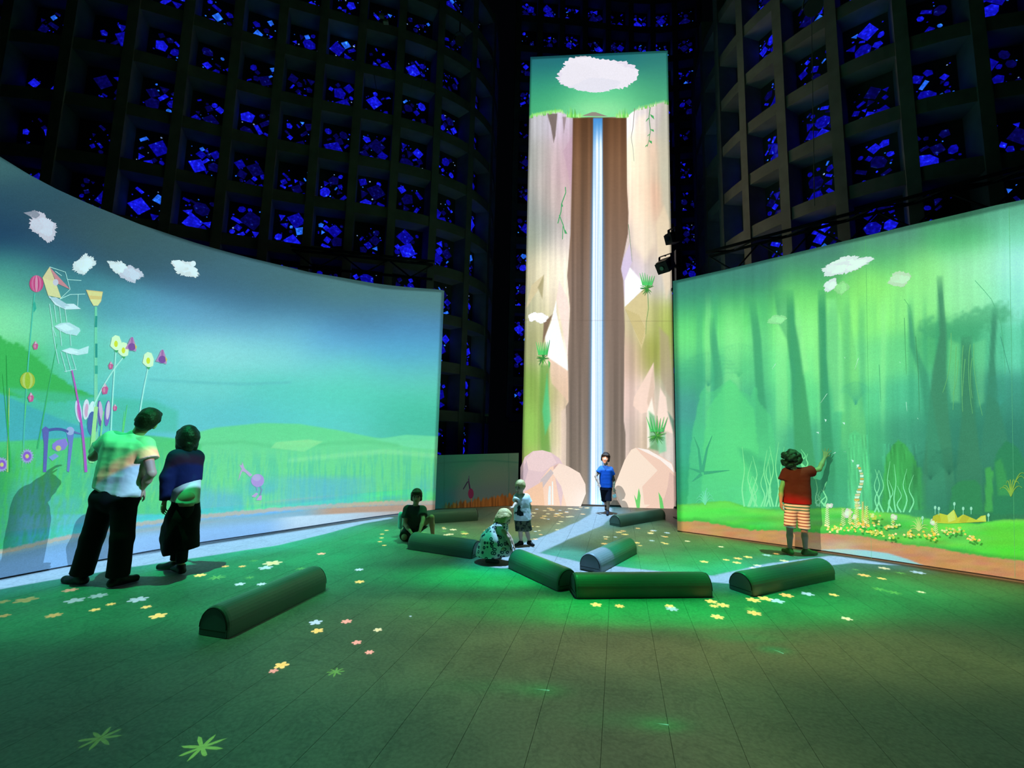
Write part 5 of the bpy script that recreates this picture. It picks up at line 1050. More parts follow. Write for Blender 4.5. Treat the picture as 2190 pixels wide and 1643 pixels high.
# ------------------------------------------------------------------ people: continuous surfaces grown from blended limbs
def unit(v): v = np.asarray(v, float); return v/(np.linalg.norm(v)+1e-12)
class Blend:
    """a solid made of round cones and ellipsoids melted into each other, meshed with surface nets"""
    def __init__(s, k=0.02): s.k = k; s.ops = []; s.clips = []
    def cone(s, a, b, ra, rb, k=None, flat=None, clip=None, sub=False):
        "flat = (unit axis, factor): squeeze along that axis; clip = list of (point, normal) cutting this limb"
        s.ops.append(('c', np.asarray(a, float), np.asarray(b, float), ra, rb, s.k if k is None else k, flat, clip, sub)); return s
    def chain(s, pts, rs, k=None, flat=None):
        for i in range(len(pts)-1): s.cone(pts[i], pts[i+1], rs[i], rs[i+1], k, flat)
        return s
    def ell(s, c, r, axes, k=None, sub=False, clip=None):
        s.ops.append(('e', np.asarray(c, float), np.asarray(r, float), np.asarray(axes, float), None, s.k if k is None else k, None, clip, sub)); return s
    def clip(s, p, n): s.clips.append((np.asarray(p, float), unit(n))); return s
    def mesh(s, h, wob=0.0, wsc=20.0, seed=0):
        lo = np.full(3, 1e9); hi = -lo
        for o in s.ops:
            if o[8]: continue
            if o[0] == 'c': m = max(o[3], o[4]); L = np.minimum(o[1], o[2])-m; H = np.maximum(o[1], o[2])+m
            else: m = o[2].max(); L = o[1]-m; H = o[1]+m
            lo = np.minimum(lo, L); hi = np.maximum(hi, H)
        lo -= 3*h+.02; hi += 3*h+.02; n = np.ceil((hi-lo)/h).astype(int)+1
        g = np.full(n, .08, np.float32)
        ax = [lo[i]+h*np.arange(n[i]) for i in range(3)]
        for o in s.ops:
            typ, A, B, ra, rb, k, flat, clip, sub = o
            if typ == 'c': m = max(ra, rb); L = np.minimum(A, B)-m; H = np.maximum(A, B)+m
            else: m = B.max(); L = A-m; H = A+m
            pad = k+2.5*h
            i0 = np.clip(np.floor((L-pad-lo)/h).astype(int), 0, n-1); i1 = np.clip(np.ceil((H+pad-lo)/h).astype(int)+1, 1, n)
            sl = tuple(slice(a, b) for a, b in zip(i0, i1))
            X, Y, Z = np.meshgrid(*[ax[i][sl[i]] for i in range(3)], indexing='ij', sparse=True)
            if typ == 'c':
                e = B-A; px, py, pz = X-A[0], Y-A[1], Z-A[2]
                t = np.clip((px*e[0]+py*e[1]+pz*e[2])/(e@e+1e-12), 0, 1)
                qx, qy, qz = px-e[0]*t, py-e[1]*t, pz-e[2]*t
                if flat is not None:
                    f, fac = flat; dt = (qx*f[0]+qy*f[1]+qz*f[2])*(1/fac-1); qx, qy, qz = qx+f[0]*dt, qy+f[1]*dt, qz+f[2]*dt
                d = np.sqrt(qx*qx+qy*qy+qz*qz)-(ra+(rb-ra)*t)
                if flat is not None: d = d*(0.5+0.5*flat[1])
            else:
                ex = rb_axes = ra
                px, py, pz = X-A[0], Y-A[1], Z-A[2]
                q = [(px*ex[i][0]+py*ex[i][1]+pz*ex[i][2]) for i in range(3)]
                k0 = np.sqrt(sum((q[i]/B[i])**2 for i in range(3))); k1 = np.sqrt(sum((q[i]/B[i]**2)**2 for i in range(3)))+1e-9
                d = k0*(k0-1)/k1
            if clip:
                for (cp, cn) in clip: cn = unit(cn); d = np.maximum(d, (X-cp[0])*cn[0]+(Y-cp[1])*cn[1]+(Z-cp[2])*cn[2])
            cur = g[sl]
            if sub:
                hh = np.clip(.5-.5*(cur+d)/k, 0, 1); g[sl] = cur*(1-hh)+(-d)*hh+k*hh*(1-hh)
            else:
                hh = np.clip(.5+.5*(cur-d)/k, 0, 1); g[sl] = cur*(1-hh)+d*hh-k*hh*(1-hh)
        for (cp, cn) in s.clips:
            d = (ax[0][:, None, None]-cp[0])*cn[0]+(ax[1][None, :, None]-cp[1])*cn[1]+(ax[2][None, None, :]-cp[2])*cn[2]
            g = np.maximum(g, d.astype(np.float32))
        # surface nets
        ng = g < 0; c8 = [(i, j, k) for i in (0, 1) for j in (0, 1) for k in (0, 1)]
        cnt = sum(ng[i:n[0]-1+i, j:n[1]-1+j, k:n[2]-1+k].astype(np.int8) for i, j, k in c8)
        mixed = (cnt > 0) & (cnt < 8); I = np.argwhere(mixed); idx = np.full(mixed.shape, -1, np.int64); idx[mixed] = np.arange(len(I))
        pos = np.zeros((len(I), 3)); ct = np.zeros(len(I))
        for a in range(8):
            for b in range(a+1, 8):
                A8, B8 = c8[a], c8[b]
                if sum(abs(A8[i]-B8[i]) for i in range(3)) != 1: continue
                va = g[I[:, 0]+A8[0], I[:, 1]+A8[1], I[:, 2]+A8[2]]; vb = g[I[:, 0]+B8[0], I[:, 1]+B8[1], I[:, 2]+B8[2]]
                cr = (va < 0) != (vb < 0); t = np.where(cr, va/(va-vb+1e-12), 0)
                for i in range(3): pos[:, i] += np.where(cr, A8[i]+t*(B8[i]-A8[i]), 0)
                ct += cr
        P = lo+h*(I+pos/ct[:, None]); Q = []
        for d in range(3):
            u, v = [(1, 2), (2, 0), (0, 1)][d]
            s0 = [slice(None)]*3; s1 = [slice(None)]*3; s0[d] = slice(0, -1); s1[d] = slice(1, None)
            e = ng[tuple(s0)] != ng[tuple(s1)]; E_ = np.argwhere(e)
            E_ = E_[(E_[:, u] > 0) & (E_[:, v] > 0) & (E_[:, u] < n[u]-1) & (E_[:, v] < n[v]-1)]
            ins = ng[E_[:, 0], E_[:, 1], E_[:, 2]]
            def cell(du, dv): K = E_.copy(); K[:, u] -= du; K[:, v] -= dv; return idx[K[:, 0], K[:, 1], K[:, 2]]
            q = np.stack([cell(1, 1), cell(0, 1), cell(0, 0), cell(1, 0)], 1)
            q[~ins] = q[~ins][:, ::-1]; Q.append(q)
        Q = np.vstack(Q); Q = Q[(Q >= 0).all(1)]
        # one pass of smoothing
        for _ in range(1):
            S = np.zeros_like(P); c = np.zeros(len(P))
            for i in range(4):
                np.add.at(S, Q[:, i], P[Q[:, (i+1) % 4]]); np.add.at(c, Q[:, i], 1)
            P = P*.5+S/np.maximum(c, 1)[:, None]*.5
        if wob:
            nx = fbm(P[:, 0]*wsc+P[:, 2]*3, P[:, 2]*wsc*.6, seed)-.47; ny = fbm(P[:, 1]*wsc+P[:, 2]*3, P[:, 2]*wsc*.6, seed+9)-.47
            P = P+np.stack([nx, ny, 0*nx], 1)*wob*2
        return P, Q
    def build(s, name, mat, parent, h, cols=None, wob=0.0, wsc=20.0, seed=0):
        P, Q = s.mesh(h, wob, wsc, seed)
        return mk(name, P, Q, mat, parent, True, None if cols is None else cols(P))

def skin_mat(name, c):
    m, t, b, out = new_mat(name); a = t.n('ShaderNodeAttribute', attribute_name='Col'); t.set(b.inputs['Base Color'], a.outputs['Color'])
    b.inputs['Roughness'].default_value = .55; b.inputs['Specular IOR Level'].default_value = .3; return m
SKINM = skin_mat('skin', None)
def cloth(name, c, noise=.15, rough=.85): return plain(name, c, rough, noise=noise, scale=14, bump=.15, spec=.15)

def hand(B, w, d, pn, sc, spread=.18, curl=.5, thumb=1):
    "palm, four fingers and a thumb; w wrist, d direction, pn direction the palm faces, thumb = side (+1/-1)"
    w = np.asarray(w, float); d = unit(d); pn = unit(pn-d*(pn@d)); s = np.cross(d, pn)*thumb
    for i, (o, L, ln) in enumerate(((.030, .086, .070), (.010, .092, .080), (-.010, .088, .073), (-.029, .080, .056))):
        kn = w+(d*L+s*o)*sc; B.cone(w+s*o*.45*sc, kn, .0135*sc, .0115*sc, .008*sc)
        fd = unit(d+s*spread*(o/.03)+pn*curl*.35); m = kn+fd*ln*.5*sc; fe = unit(fd+pn*curl*.9); e = m+fe*ln*.5*sc
        B.cone(kn, m, .0092*sc, .0085*sc, .004*sc); B.cone(m, e, .0085*sc, .0068*sc, .003*sc)
    tb = w+(d*.028+s*.024)*sc; tm = tb+unit(d*.6+s*.75+pn*.35)*.042*sc; te = tm+unit(d*.9+s*.35+pn*.3)*.032*sc
    B.cone(w+d*.015*sc, tb, .014*sc, .0135*sc, .008*sc); B.cone(tb, tm, .0125*sc, .0098*sc, .006*sc); B.cone(tm, te, .0095*sc, .0075*sc, .004*sc)

def person(J, label, hs=1.0, sc=1.0, face=(0, -1, 0), hup=(0, 0, 1), body_f=None, skin=(196, 150, 124), h=.0075, hands=None, group=None, bare_feet=False):
    """J: joints in world space (head, neck, sl, sr, el, er, wl, wr, hl, hr, kl, kr, al, ar, tl, tr); returns (root, dims)"""
    J = {k: np.asarray(v, float) for k, v in J.items()}
    base = (J['al']+J['ar'])/2; base = V3(base[0], base[1], 0)
    root = empty('person', base, label, 'person', group)
    B = Blend(.03*sc); f = unit(face); up = unit(np.asarray(hup, float)-f*(np.asarray(hup, float)@f)); sd = np.cross(f, up)
    c = J['head']; ax = [sd, f, up]
    bf = unit(body_f if body_f is not None else f)
    sh = (J['sl']+J['sr'])/2; hp = (J['hl']+J['hr'])/2
    # trunk
    r = .085*sc; fl = (bf, .78)
    B.cone(J['sl']*.85+sh*.15, J['sr']*.85+sh*.15, .058*sc, .058*sc); B.cone(J['hl'], J['hr'], .095*sc, .095*sc, flat=(bf, .95))
    for S, Hh in (('sl', 'hl'), ('sr', 'hr')): B.cone(J[S]*.6+sh*.4-(sh-hp)*.10, J[Hh]*.9+hp*.1, .098*sc, .092*sc, flat=(bf, .9))
    B.cone(sh-(sh-hp)*.15, hp, .11*sc, .1*sc, flat=(bf, .85))
    B.cone(sh-(sh-hp)*.02, J['neck'], .06*sc, .048*sc); B.cone(J['neck'], c-up*.05*hs-f*.01*hs, .05*sc, .05*hs, .02)
    # head
    B.ell(c+up*.03*hs-f*.01*hs, (.076*hs, .094*hs, .088*hs), ax, .02*hs); B.cone(c-up*.02*hs+f*.028*hs, c-up*.082*hs+f*.055*hs, .058*hs, .034*hs, .03*hs)
    B.ell(c-up*.03*hs+f*.02*hs, (.062*hs, .07*hs, .075*hs), ax, .02*hs)
    fz = 1.0
    B.cone(c+up*.012*hs+f*.083*hs, c-up*.028*hs+f*.102*hs, .008*hs, .0135*hs, .012*hs)
    for k in (-1, 1):
        B.ell(c+up*.008*hs+f*.092*hs+sd*.031*hs*k, (.018*hs, .012*hs, .011*hs), ax, .008*hs, sub=True)
        B.ell(c-up*.012*hs-f*.005*hs+sd*.077*hs*k, (.010*hs, .02*hs, .031*hs), ax, .006*hs)
        B.cone(c-up*.02*hs+f*.07*hs+sd*.03*hs*k, c-up*.022*hs+f*.068*hs+sd*.036*hs*k, .02*hs, .016*hs, .02*hs)
    B.cone(c-up*.055*hs+f*.088*hs-sd*.018*hs, c-up*.055*hs+f*.088*hs+sd*.018*hs, .0075*hs, .0075*hs, .008*hs)
    # limbs
    for S, E_, W in (('sl', 'el', 'wl'), ('sr', 'er', 'wr')):
        B.cone(J[S], J[E_], .052*sc, .039*sc); B.cone(J[E_], J[E_]*.55+J[W]*.45, .039*sc, .038*sc, .02*sc); B.cone(J[E_]*.55+J[W]*.45, J[W], .038*sc, .025*sc, .02*sc)
    for Hh, K, A, T in (('hl', 'kl', 'al', 'tl'), ('hr', 'kr', 'ar', 'tr')):
        B.cone(J[Hh], J[K], .082*sc, .054*sc); back = unit(J[K]-J[A]); mid = J[K]*.62+J[A]*.38
        B.cone(J[K], mid, .052*sc, .053*sc, .02*sc); B.cone(mid, J[A], .053*sc, .034*sc, .02*sc)
        heel = J[A]-(unit(V3(J[T][0]-J[A][0], J[T][1]-J[A][1], 0)))*.035*sc; heel[2] = J[T][2]+.005*sc
        B.cone(J[A], heel, .036*sc, .03*sc, .02*sc); B.cone(heel, J[T], .03*sc, .024*sc, .02*sc); B.cone(J[A]-V3(0, 0, .02*sc), J[T], .034*sc, .022*sc, .02*sc)
    hands = hands or {}
    for W, E_, th in (('wl', 'el', 1), ('wr', 'er', -1)):
        o = dict(d=unit(J[W]-J[E_]), pn=bf, spread=.15, curl=.6, thumb=th); o.update(hands.get(W, {})); hand(B, J[W], o['d'], np.asarray(o['pn'], float), sc*o.get('sc', 1), o['spread'], o['curl'], o['thumb'])
    sk = lin(skin)
    def cols(P):
        q = P-c; X, Yv, Z = q@sd/hs, q@f/hs, q@up/hs; C = np.repeat([sk], len(P), 0)
        fr = Yv > .05
        def put(m, col, a=1.0): C[m] = C[m]*(1-a)+lin(col)*a
        put(fr & (np.abs(X) < .026) & (np.abs(Z+.055) < .0075), (168, 84, 80), .8)
        for k in (-1, 1):
            ex = X-.031*k; put(fr & (np.abs(ex) < .021) & (np.abs(Z-.027-.004*np.cos(ex*60)) < .005), (60, 42, 34), .85)
        put(fr & (np.abs(X) < .045) & (np.abs(X) > .012) & (np.abs(Z+.02) < .015), (206, 130, 110), .25)
        return C
    B.build('body', SKINM, root, h, cols)
    EW = bpy.data.materials.get('eye') or plain('eye', (30, 24, 22), .15, spec=.6)
    for k in (-1, 1):
        e = c+up*.008*hs+f*.078*hs+sd*.031*hs*k; Bm = Blend(.001); Bm.ell(e, (.0135*hs, .011*hs, .0075*hs), ax); Bm.build('eye', EW, root, .0028)
    return root, dict(J=J, f=f, up=up, sd=sd, c=c, sh=sh, hp=hp, bf=bf, sc=sc, hs=hs, ax=ax)
def shirt(root, D, name, mat, hem, hemn=(0, 0, -1), sleeve=.55, puff=.02, h=.009, long=False, flare=0.0, collar=None, wob=.004, sleeves=(True, True), seed=1):
    J, sc, bf, sh, hp = D['J'], D['sc'], D['bf'], D['sh'], D['hp']; B = Blend(.03*sc); p = puff*sc; hc = [(np.asarray(hem, float), np.asarray(hemn, float))]
    B.cone(J['sl']*.9+sh*.1, J['sr']*.9+sh*.1, .062*sc+p, .062*sc+p)
    ext = (hp-sh)*.22
    for S, Hh in (('sl', 'hl'), ('sr', 'hr')):
        B.cone(J[S]*.62+sh*.38-(sh-hp)*.10, J[Hh]*.95+hp*.05+ext, .1*sc+p, (.1+flare)*sc+p, flat=(bf, .92), clip=hc)
    B.cone(sh-(sh-hp)*.12, hp+ext, .115*sc+p, (.105+flare)*sc+p, flat=(bf, .88), clip=hc)
    B.cone(sh, D['J']['neck']*.5+sh*.5, .07*sc+p*.6, .058*sc+p*.4, clip=[(J['neck']-(J['neck']-sh)*.25, J['neck']-sh)])
    for i, (S, E_, W) in enumerate((('sl', 'el', 'wl'), ('sr', 'er', 'wr'))):
        if not sleeves[i]: continue
        if long:
            B.cone(J[S], J[E_], .058*sc+p, .048*sc+p*.8); B.cone(J[E_], J[W], .048*sc+p*.8, .036*sc+p*.6, clip=[(J[W]-(J[W]-J[E_])*.04, J[W]-J[E_])])
        else:
            e = J[S]+(J[E_]-J[S])*sleeve; B.cone(J[S], e+(e-J[S])*.3, .06*sc+p, .06*sc+p*1.6, clip=[(e, e-J[S])])
    return B.build(name, mat, root, h, None, wob, 16/sc, seed)
def trousers(root, D, name, mat, top, leg=1.0, puff=.02, h=.009, wid=(1., 1.), topn=(0, 0, 1), wob=.005, seed=2):
    "leg: 1 = down to the ankle, less = shorts ending that share of the way"
    J, sc, bf, hp = D['J'], D['sc'], D['bf'], D['hp']; B = Blend(.03*sc); p = puff*sc
    B.cone(J['hl'], J['hr'], .102*sc+p, .102*sc+p, flat=(bf, .95)); B.cone(hp, hp+(D['sh']-hp)*.3, .115*sc+p, .1*sc+p, flat=(bf, .88))
    for Hh, K, A in (('hl', 'kl', 'al'), ('hr', 'kr', 'ar')):
        if leg <= .55:
            e = J[Hh]+(J[K]-J[Hh])*leg/.5; B.cone(J[Hh], e+(e-J[Hh])*.2, .09*sc+p, (.078*sc+p*1.6)*wid[0], .012*sc, clip=[(e, e-J[Hh])])
        else:
            B.cone(J[Hh], J[K], .088*sc+p, (.062*sc+p)*wid[0], .014*sc); e = J[K]+(J[A]-J[K])*(leg-.5)/.5
            B.cone(J[K], e+(e-J[K])*.1, (.062*sc+p)*wid[0], (.055*sc+p)*wid[1], clip=[(e, e-J[K])])
    B.clip(top, topn)
    return B.build(name, mat, root, h, None, wob, 14/sc, seed)
def shoes(root, D, mat, h=.007, sole=None, name='shoe'):
    J, sc = D['J'], D['sc']
    for A, T in (('al', 'tl'), ('ar', 'tr')):
        B = Blend(.02*sc); d = unit(V3(J[T][0]-J[A][0], J[T][1]-J[A][1], 0)); heel = J[A]-d*.04*sc; z = J[T][2]; heel[2] = z+.004
        s = np.cross(d, V3(0, 0, 1)); toe = J[T]+d*.012*sc
        B.cone(heel, toe, .036*sc, .034*sc, flat=(s, 1.08)); B.cone(J[A], heel, .045*sc, .04*sc); B.cone(J[A], J[T]-d*.05*sc, .046*sc, .036*sc)
        B.clip(V3(0, 0, z-.028*sc), (0, 0, -1)); B.clip(J[A]+V3(0, 0, .022*sc), (0, 0, 1))
        o = B.build(name, mat, root, h)
        Bs = Blend(.01*sc); Bs.cone(heel, toe, .041*sc, .039*sc); Bs.clip(V3(0, 0, z-.030*sc), (0, 0, -1)); Bs.clip(V3(0, 0, z-.012*sc), (0, 0, 1)); Bs.build('sole', sole or mat, o, h)
def hair(root, D, mat, style, h=.006, wob=.006, seed=3, wsc=40):
    c, f, up, sd, hs, ax = D['c'], D['f'], D['up'], D['sd'], D['hs'], D['ax']; B = Blend(.02*hs)
    B.ell(c+up*.042*hs-f*.014*hs, (.086*hs, .102*hs, .09*hs), ax)
    if style == 'short':
        B.ell(c+up*.0*hs-f*.05*hs, (.078*hs, .06*hs, .08*hs), ax)
        B.cone(c+up*.085*hs+f*.055*hs-sd*.04*hs, c+up*.085*hs+f*.055*hs+sd*.04*hs, .026*hs, .026*hs)
    if style == 'mop':
        B.ell(c-up*.012*hs-f*.035*hs, (.094*hs, .085*hs, .09*hs), ax); B.cone(c+up*.075*hs+f*.068*hs-sd*.05*hs, c+up*.068*hs+f*.072*hs+sd*.05*hs, .028*hs, .026*hs)
        for k in (-1, 1): B.cone(c+up*.05*hs+f*.035*hs+sd*.064*hs*k, c-up*.05*hs+f*.005*hs+sd*.07*hs*k, .03*hs, .022*hs)
    if style == 'bob':
        B.ell(c-up*.025*hs-f*.022*hs, (.108*hs, .1*hs, .115*hs), ax); B.cone(c+up*.02*hs-f*.05*hs, c-up*.12*hs-f*.06*hs, .08*hs, .055*hs)
        for k in (-1, 1): B.cone(c+up*.03*hs+f*.01*hs+sd*.06*hs*k, c-up*.13*hs-f*.01*hs+sd*.062*hs*k, .05*hs, .036*hs)
    if style == 'curly':
        r = random.Random(5)
        for k in range(70):
            t = r.uniform(0, 6.28); z = r.uniform(-.9, 1); q = math.sqrt(1-z*z); v = sd*q*math.cos(t)*.11*hs+f*(q*math.sin(t)*.11-.02)*hs+up*(z*.112+.012)*hs
            if v@f > .06*hs and v@up < .05*hs: continue
            B.ell(c+v, [.03*hs*r.uniform(.8, 1.3)]*3, ax, .012*hs)
    if style == 'baby': B.ell(c+up*.01*hs-f*.03*hs, (.086*hs, .08*hs, .085*hs), ax)
    # leave the face free
    fy = {'short': .062, 'mop': .058, 'bob': .05, 'curly': .05, 'baby': .05}[style]
    B.ell(c-up*.052*hs+f*(fy+.075)*hs, (.066*hs, .085*hs, .105*hs if style != 'baby' else .12*hs), ax, .012*hs, sub=True)
    return B.build('hair', mat, root, h, None, wob*hs, wsc, seed)
HDARK = plain('dark_brown_hair', (34, 24, 18), .55, noise=.4, scale=60, bump=.6); HBLACK = plain('black_hair', (16, 14, 16), .5, noise=.3, scale=60, bump=.6)
HBLOND = plain('blond_hair', (206, 180, 120), .55, noise=.3, scale=60, bump=.6); HBROWN = plain('brown_hair', (70, 46, 30), .55, noise=.4, scale=60, bump=.6)
SHOEB = plain('black_shoe_leather', (18, 18, 20), .5)
def az(x): return math.atan2(*(ray(x, 900)[:2]))

# --- man seen from behind, leaning to his right
Yb = 4.56; v = lambda x, y, d=0: at(x, y, Yb+d)
away = unit(V3(-.66, .75, 0)); side = V3(away[1], -away[0], 0)
J = dict(head=v(314, 901, .02), neck=v(301, 920), sl=v(240, 940), sr=v(311, 953), el=v(200, 978, .02), er=v(324, 1012, -.03), wl=v(203, 950, .16), wr=v(303, 1046, .06),
         hl=v(225, 1066), hr=v(266, 1068), kl=v(197, 1152, .02), kr=v(262, 1152, -.02), al=v(172, 1238, .03), ar=v(251, 1238), tl=gnd(146, 1250)+V3(0, 0, .035), tr=gnd(258, 1250)+V3(0, 0, .035))
J['tl'] = V3(J['al'][0]-.16, J['al'][1]+.03, .035); J['tr'] = V3(J['ar'][0]+.05, J['ar'][1]+.14, .035); J['al'][2] = .085; J['ar'][2] = .085
root, D = person(J, 'man seen from behind in a pale short sleeved shirt, leaning sideways', 1.12, 1.0, face=unit(away+V3(.25, 0, .15)), hup=V3(.5, .15, 1), body_f=away, hands={'wl': dict(d=V3(.1, .5, .8), pn=V3(.6, .7, 0), curl=.9), 'wr': dict(d=unit(V3(-.2, .7, -.6)), pn=-side)})
hem = v(245, 1052); shirt(root, D, 'shirt', cloth('pale_cotton_shirt', (226, 226, 216)), hem, unit(V3(-.27, 0, -1)), .52, .022, flare=.0, wob=.007)
trousers(root, D, 'trousers', cloth('black_trousers', (14, 14, 17)), v(245, 1036), .985, .022, wid=(1.08, 1.2)); shoes(root, D, SHOEB); hair(root, D, HDARK, 'short')

# --- woman standing beside him, in profile to the left
Yb = 5.02; f = unit(V3(-.9, .45, 0))
J = dict(head=v(402, 934), neck=v(400, 962), sl=v(383, 976, .12), sr=v(413, 977, -.10), el=v(360, 1022, .0), er=v(384, 1010, .12), wl=v(352, 1068, -.02), wr=v(362, 1030, .2),
         hl=v(386, 1066, .08), hr=v(400, 1066, -.07), kl=v(384, 1140, .07), kr=v(393, 1140, -.05), al=v(374, 1212, .06), ar=v(387, 1212, -.04))
J['wl'], J['el'] = v(352, 1072, -.14), v(358, 1020, -.16); J['sl'] = v(377, 978, -.12); J['sr'] = v(418, 978, .10); J['er'] = v(412, 1018, .16); J['wr'] = v(388, 1030, .22)
J['al'][2] = J['ar'][2] = .08; J['tl'] = J['al']+V3(-.17, .02, -.045); J['tr'] = J['ar']+V3(-.15, .1, -.045)
root, D = person(J, 'woman with a dark bob and long black skirt beside the man', 1.0, .88, face=unit(V3(-.62, .78, .1)), body_f=unit(V3(-.62, .78, 0)), hands={'wl': dict(d=V3(-.05, 0, -1), pn=V3(1, 0, 0), curl=1.0)})
shirt(root, D, 'blouse', cloth('pale_green_blouse', (206, 210, 190)), v(397, 1072), (-.1, 0, -1), .4, .012, flare=.02, sleeves=(False, False))
shirt(root, D, 'jacket', cloth('navy_jacket', (20, 26, 62)), v(396, 1038), unit(V3(.42, 0, -1)), 1, .03, long=True, wob=.006)
B = Blend(.04); B.cone(v(397, 1078), v(392, 1105), .13, .145, flat=(f, .95)); B.cone(v(392, 1105), v(387, 1170), .15, .165); B.cone(v(375, 1112), v(358, 1150), .10, .07); B.cone(v(372, 1130), v(366, 1165), .1, .09); B.clip(v(397, 1068), (0, 0, 1)); B.clip(v(380, 1182), unit(V3(.28, 0, -1)))
B.build('skirt', cloth('black_skirt', (13, 13, 15)), root, .009, None, .008, 14, 4)
trousers(root, D, 'leggings', cloth('dark_leggings', (20, 24, 26)), v(397, 1080), .95, .004); shoes(root, D, SHOEB); hair(root, D, HBLACK, 'bob', wob=.008)

# --- child kneeling behind a foam log
P0 = gnd(885, 1163); Yb = P0[1]+.18
J = dict(head=v(891, 1062, -.08), neck=v(889, 1080, .0), sl=v(871, 1090), sr=v(904, 1091), el=v(866, 1121, -.06), er=v(905, 1112, -.12), wl=v(879, 1139, -.22), wr=v(898, 1136, -.26),
         hl=v(875, 1131, .14), hr=v(890, 1131, .14), kl=v(864, 1155, -.08), kr=v(923, 1107, -.06), al=v(860, 1158, .34), ar=v(926, 1139, -.02))
J['kl'][2] = .06; J['al'][2] = .07; J['tl'] = J['al']+V3(.0, .10, -.035); J['ar'][2] = .075; J['tr'] = J['ar']+V3(.02, -.14, -.045)
root, D = person(J, 'child in a dark polo shirt kneeling with both hands on a foam log', .88, .72, face=unit(V3(.15, -1, -.05)), body_f=V3(.1, -1, 0), skin=(176, 134, 112), h=.007, hands={'wl': dict(d=V3(.6, -.5, -.5), pn=V3(0, 0, -1), curl=.3), 'wr': dict(d=V3(-.3, -.6, -.6), pn=V3(0, 0, -1), curl=.3)})
shirt(root, D, 'polo_shirt', cloth('charcoal_polo', (62, 66, 66)), v(883, 1131), (0, 0, -1), .6, .022, flare=.01); trousers(root, D, 'shorts', cloth('dark_shorts', (46, 52, 54)), v(883, 1124, .1), .46, .02, h=.008)
shoes(root, D, plain('teal_trainer', (60, 90, 96), .7), name='trainer'); hair(root, D, HBROWN, 'mop')
B = Blend(.03); B.cone(v(857, 1103, .22), v(857, 1122, .24), .06, .07, flat=(V3(1, 0, 0), .6)); B.cone(v(860, 1100, .2), v(872, 1090, .12), .02, .015)
bag = B.build('bag', cloth('pale_blue_bag', (170, 210, 226)), root, .009, None, .004)

# --- toddler standing
P0 = gnd(1120, 1168); Yb = P0[1]
J = dict(head=v(1112, 1042, -.02), neck=v(1114, 1056), sl=v(1106, 1063, -.03), sr=v(1126, 1064, .03), el=v(1103, 1077, -.10), er=v(1133, 1083, .04), wl=v(1098, 1083, -.18), wr=v(1134, 1098, .0),
         hl=v(1111, 1112, -.02), hr=v(1124, 1112, .02), kl=v(1113, 1137, -.03), kr=v(1127, 1137, .02), al=v(1114, 1159, 0), ar=v(1132, 1160, .04))
J['al'][2] = J['ar'][2] = .06; J['tl'] = J['al']+V3(-.07, -.06, -.035); J['tr'] = J['ar']+V3(.05, -.07, -.035)
root, D = person(J, 'small fair haired toddler standing in a white shirt and dark shorts', .80, .56, face=unit(V3(-.55, -.8, -.2)), body_f=unit(V3(-.45, -.9, 0)), skin=(214, 172, 150), h=.006)
sh_ = shirt(root, D, 'shirt', cloth('white_shirt', (236, 236, 236), .06), v(1118, 1112), (0, 0, -1), .62, .03, h=.007, flare=.03, wob=.004)
def camo():
    m, t, b, out = new_mat('camouflage_cloth'); tc = t.n('ShaderNodeTexCoord'); nz = t.n('ShaderNodeTexNoise'); t.set(nz.inputs['Vector'], tc.outputs['Object']); nz.inputs['Scale'].default_value = 18
    t.set(b.inputs['Base Color'], t.mix(t.sstep(nz.outputs[0], .46, .52), lin4((36, 42, 36)), lin4((104, 104, 80)))); b.inputs['Roughness'].default_value = .9; return m
trousers(root, D, 'shorts', camo(), v(1118, 1106), .47, .035, h=.007); shoes(root, D, SHOEB, .006); hair(root, D, HBLOND, 'baby', .005)
fb = D['bf']; cc = (D['sh']+D['hp'])/2+fb*.115; sx = np.cross(fb, V3(0, 0, 1)); pv = [cc+sx*(x*.6)+V3(0, 0, z*.6)+fb*(-abs(x)*.12) for x, z in ((-.12, -.13), (-.04, -.15), (.02, -.13), (.08, -.15), (.12, -.10), (.10, -.04), (.05, -.05), (.03, .0), (.04, .05), (-.01, .10), (-.05, .05), (-.03, .0), (-.06, -.04), (-.11, -.06))]
mk('shirt_print', pv, [list(range(len(pv)))], cloth('dark_print', (40, 46, 50)), root)

# --- girl crouching at the gap between two logs
P0 = gnd(1045, 1203); Yb = P0[1]+.02
J = dict(head=v(1079, 1107, -.02), neck=v(1073, 1121), sl=v(1074, 1128, .08), sr=v(1071, 1128, -.09), el=v(1090, 1149, .09), er=v(1086, 1150, -.1), wl=v(1098, 1166, .07), wr=v(1093, 1168, -.07),
         hl=v(1047, 1176, .08), hr=v(1047, 1176, -.06), kl=v(1078, 1170, .10), kr=v(1074, 1173, -.10), al=v(1052, 1195, .12), ar=v(1046, 1199, -.07))
J['al'][2] = J['ar'][2] = .055; J['tl'] = J['al']+V3(.10, .01, -.03); J['tr'] = J['ar']+V3(.10, -.01, -.03)
root, D = person(J, 'girl crouching in a patterned sundress, reaching down between two foam logs', .82, .58, face=unit(V3(.85, -.1, -.5)), hup=V3(.4, 0, 1), body_f=unit(V3(.8, 0, -.55)), skin=(206, 164, 140), h=.006, hands={'wl': dict(d=V3(.3, 0, -1), pn=V3(1, 0, 0), curl=.6), 'wr': dict(d=V3(.3, 0, -1), pn=V3(1, 0, 0), curl=.6)})
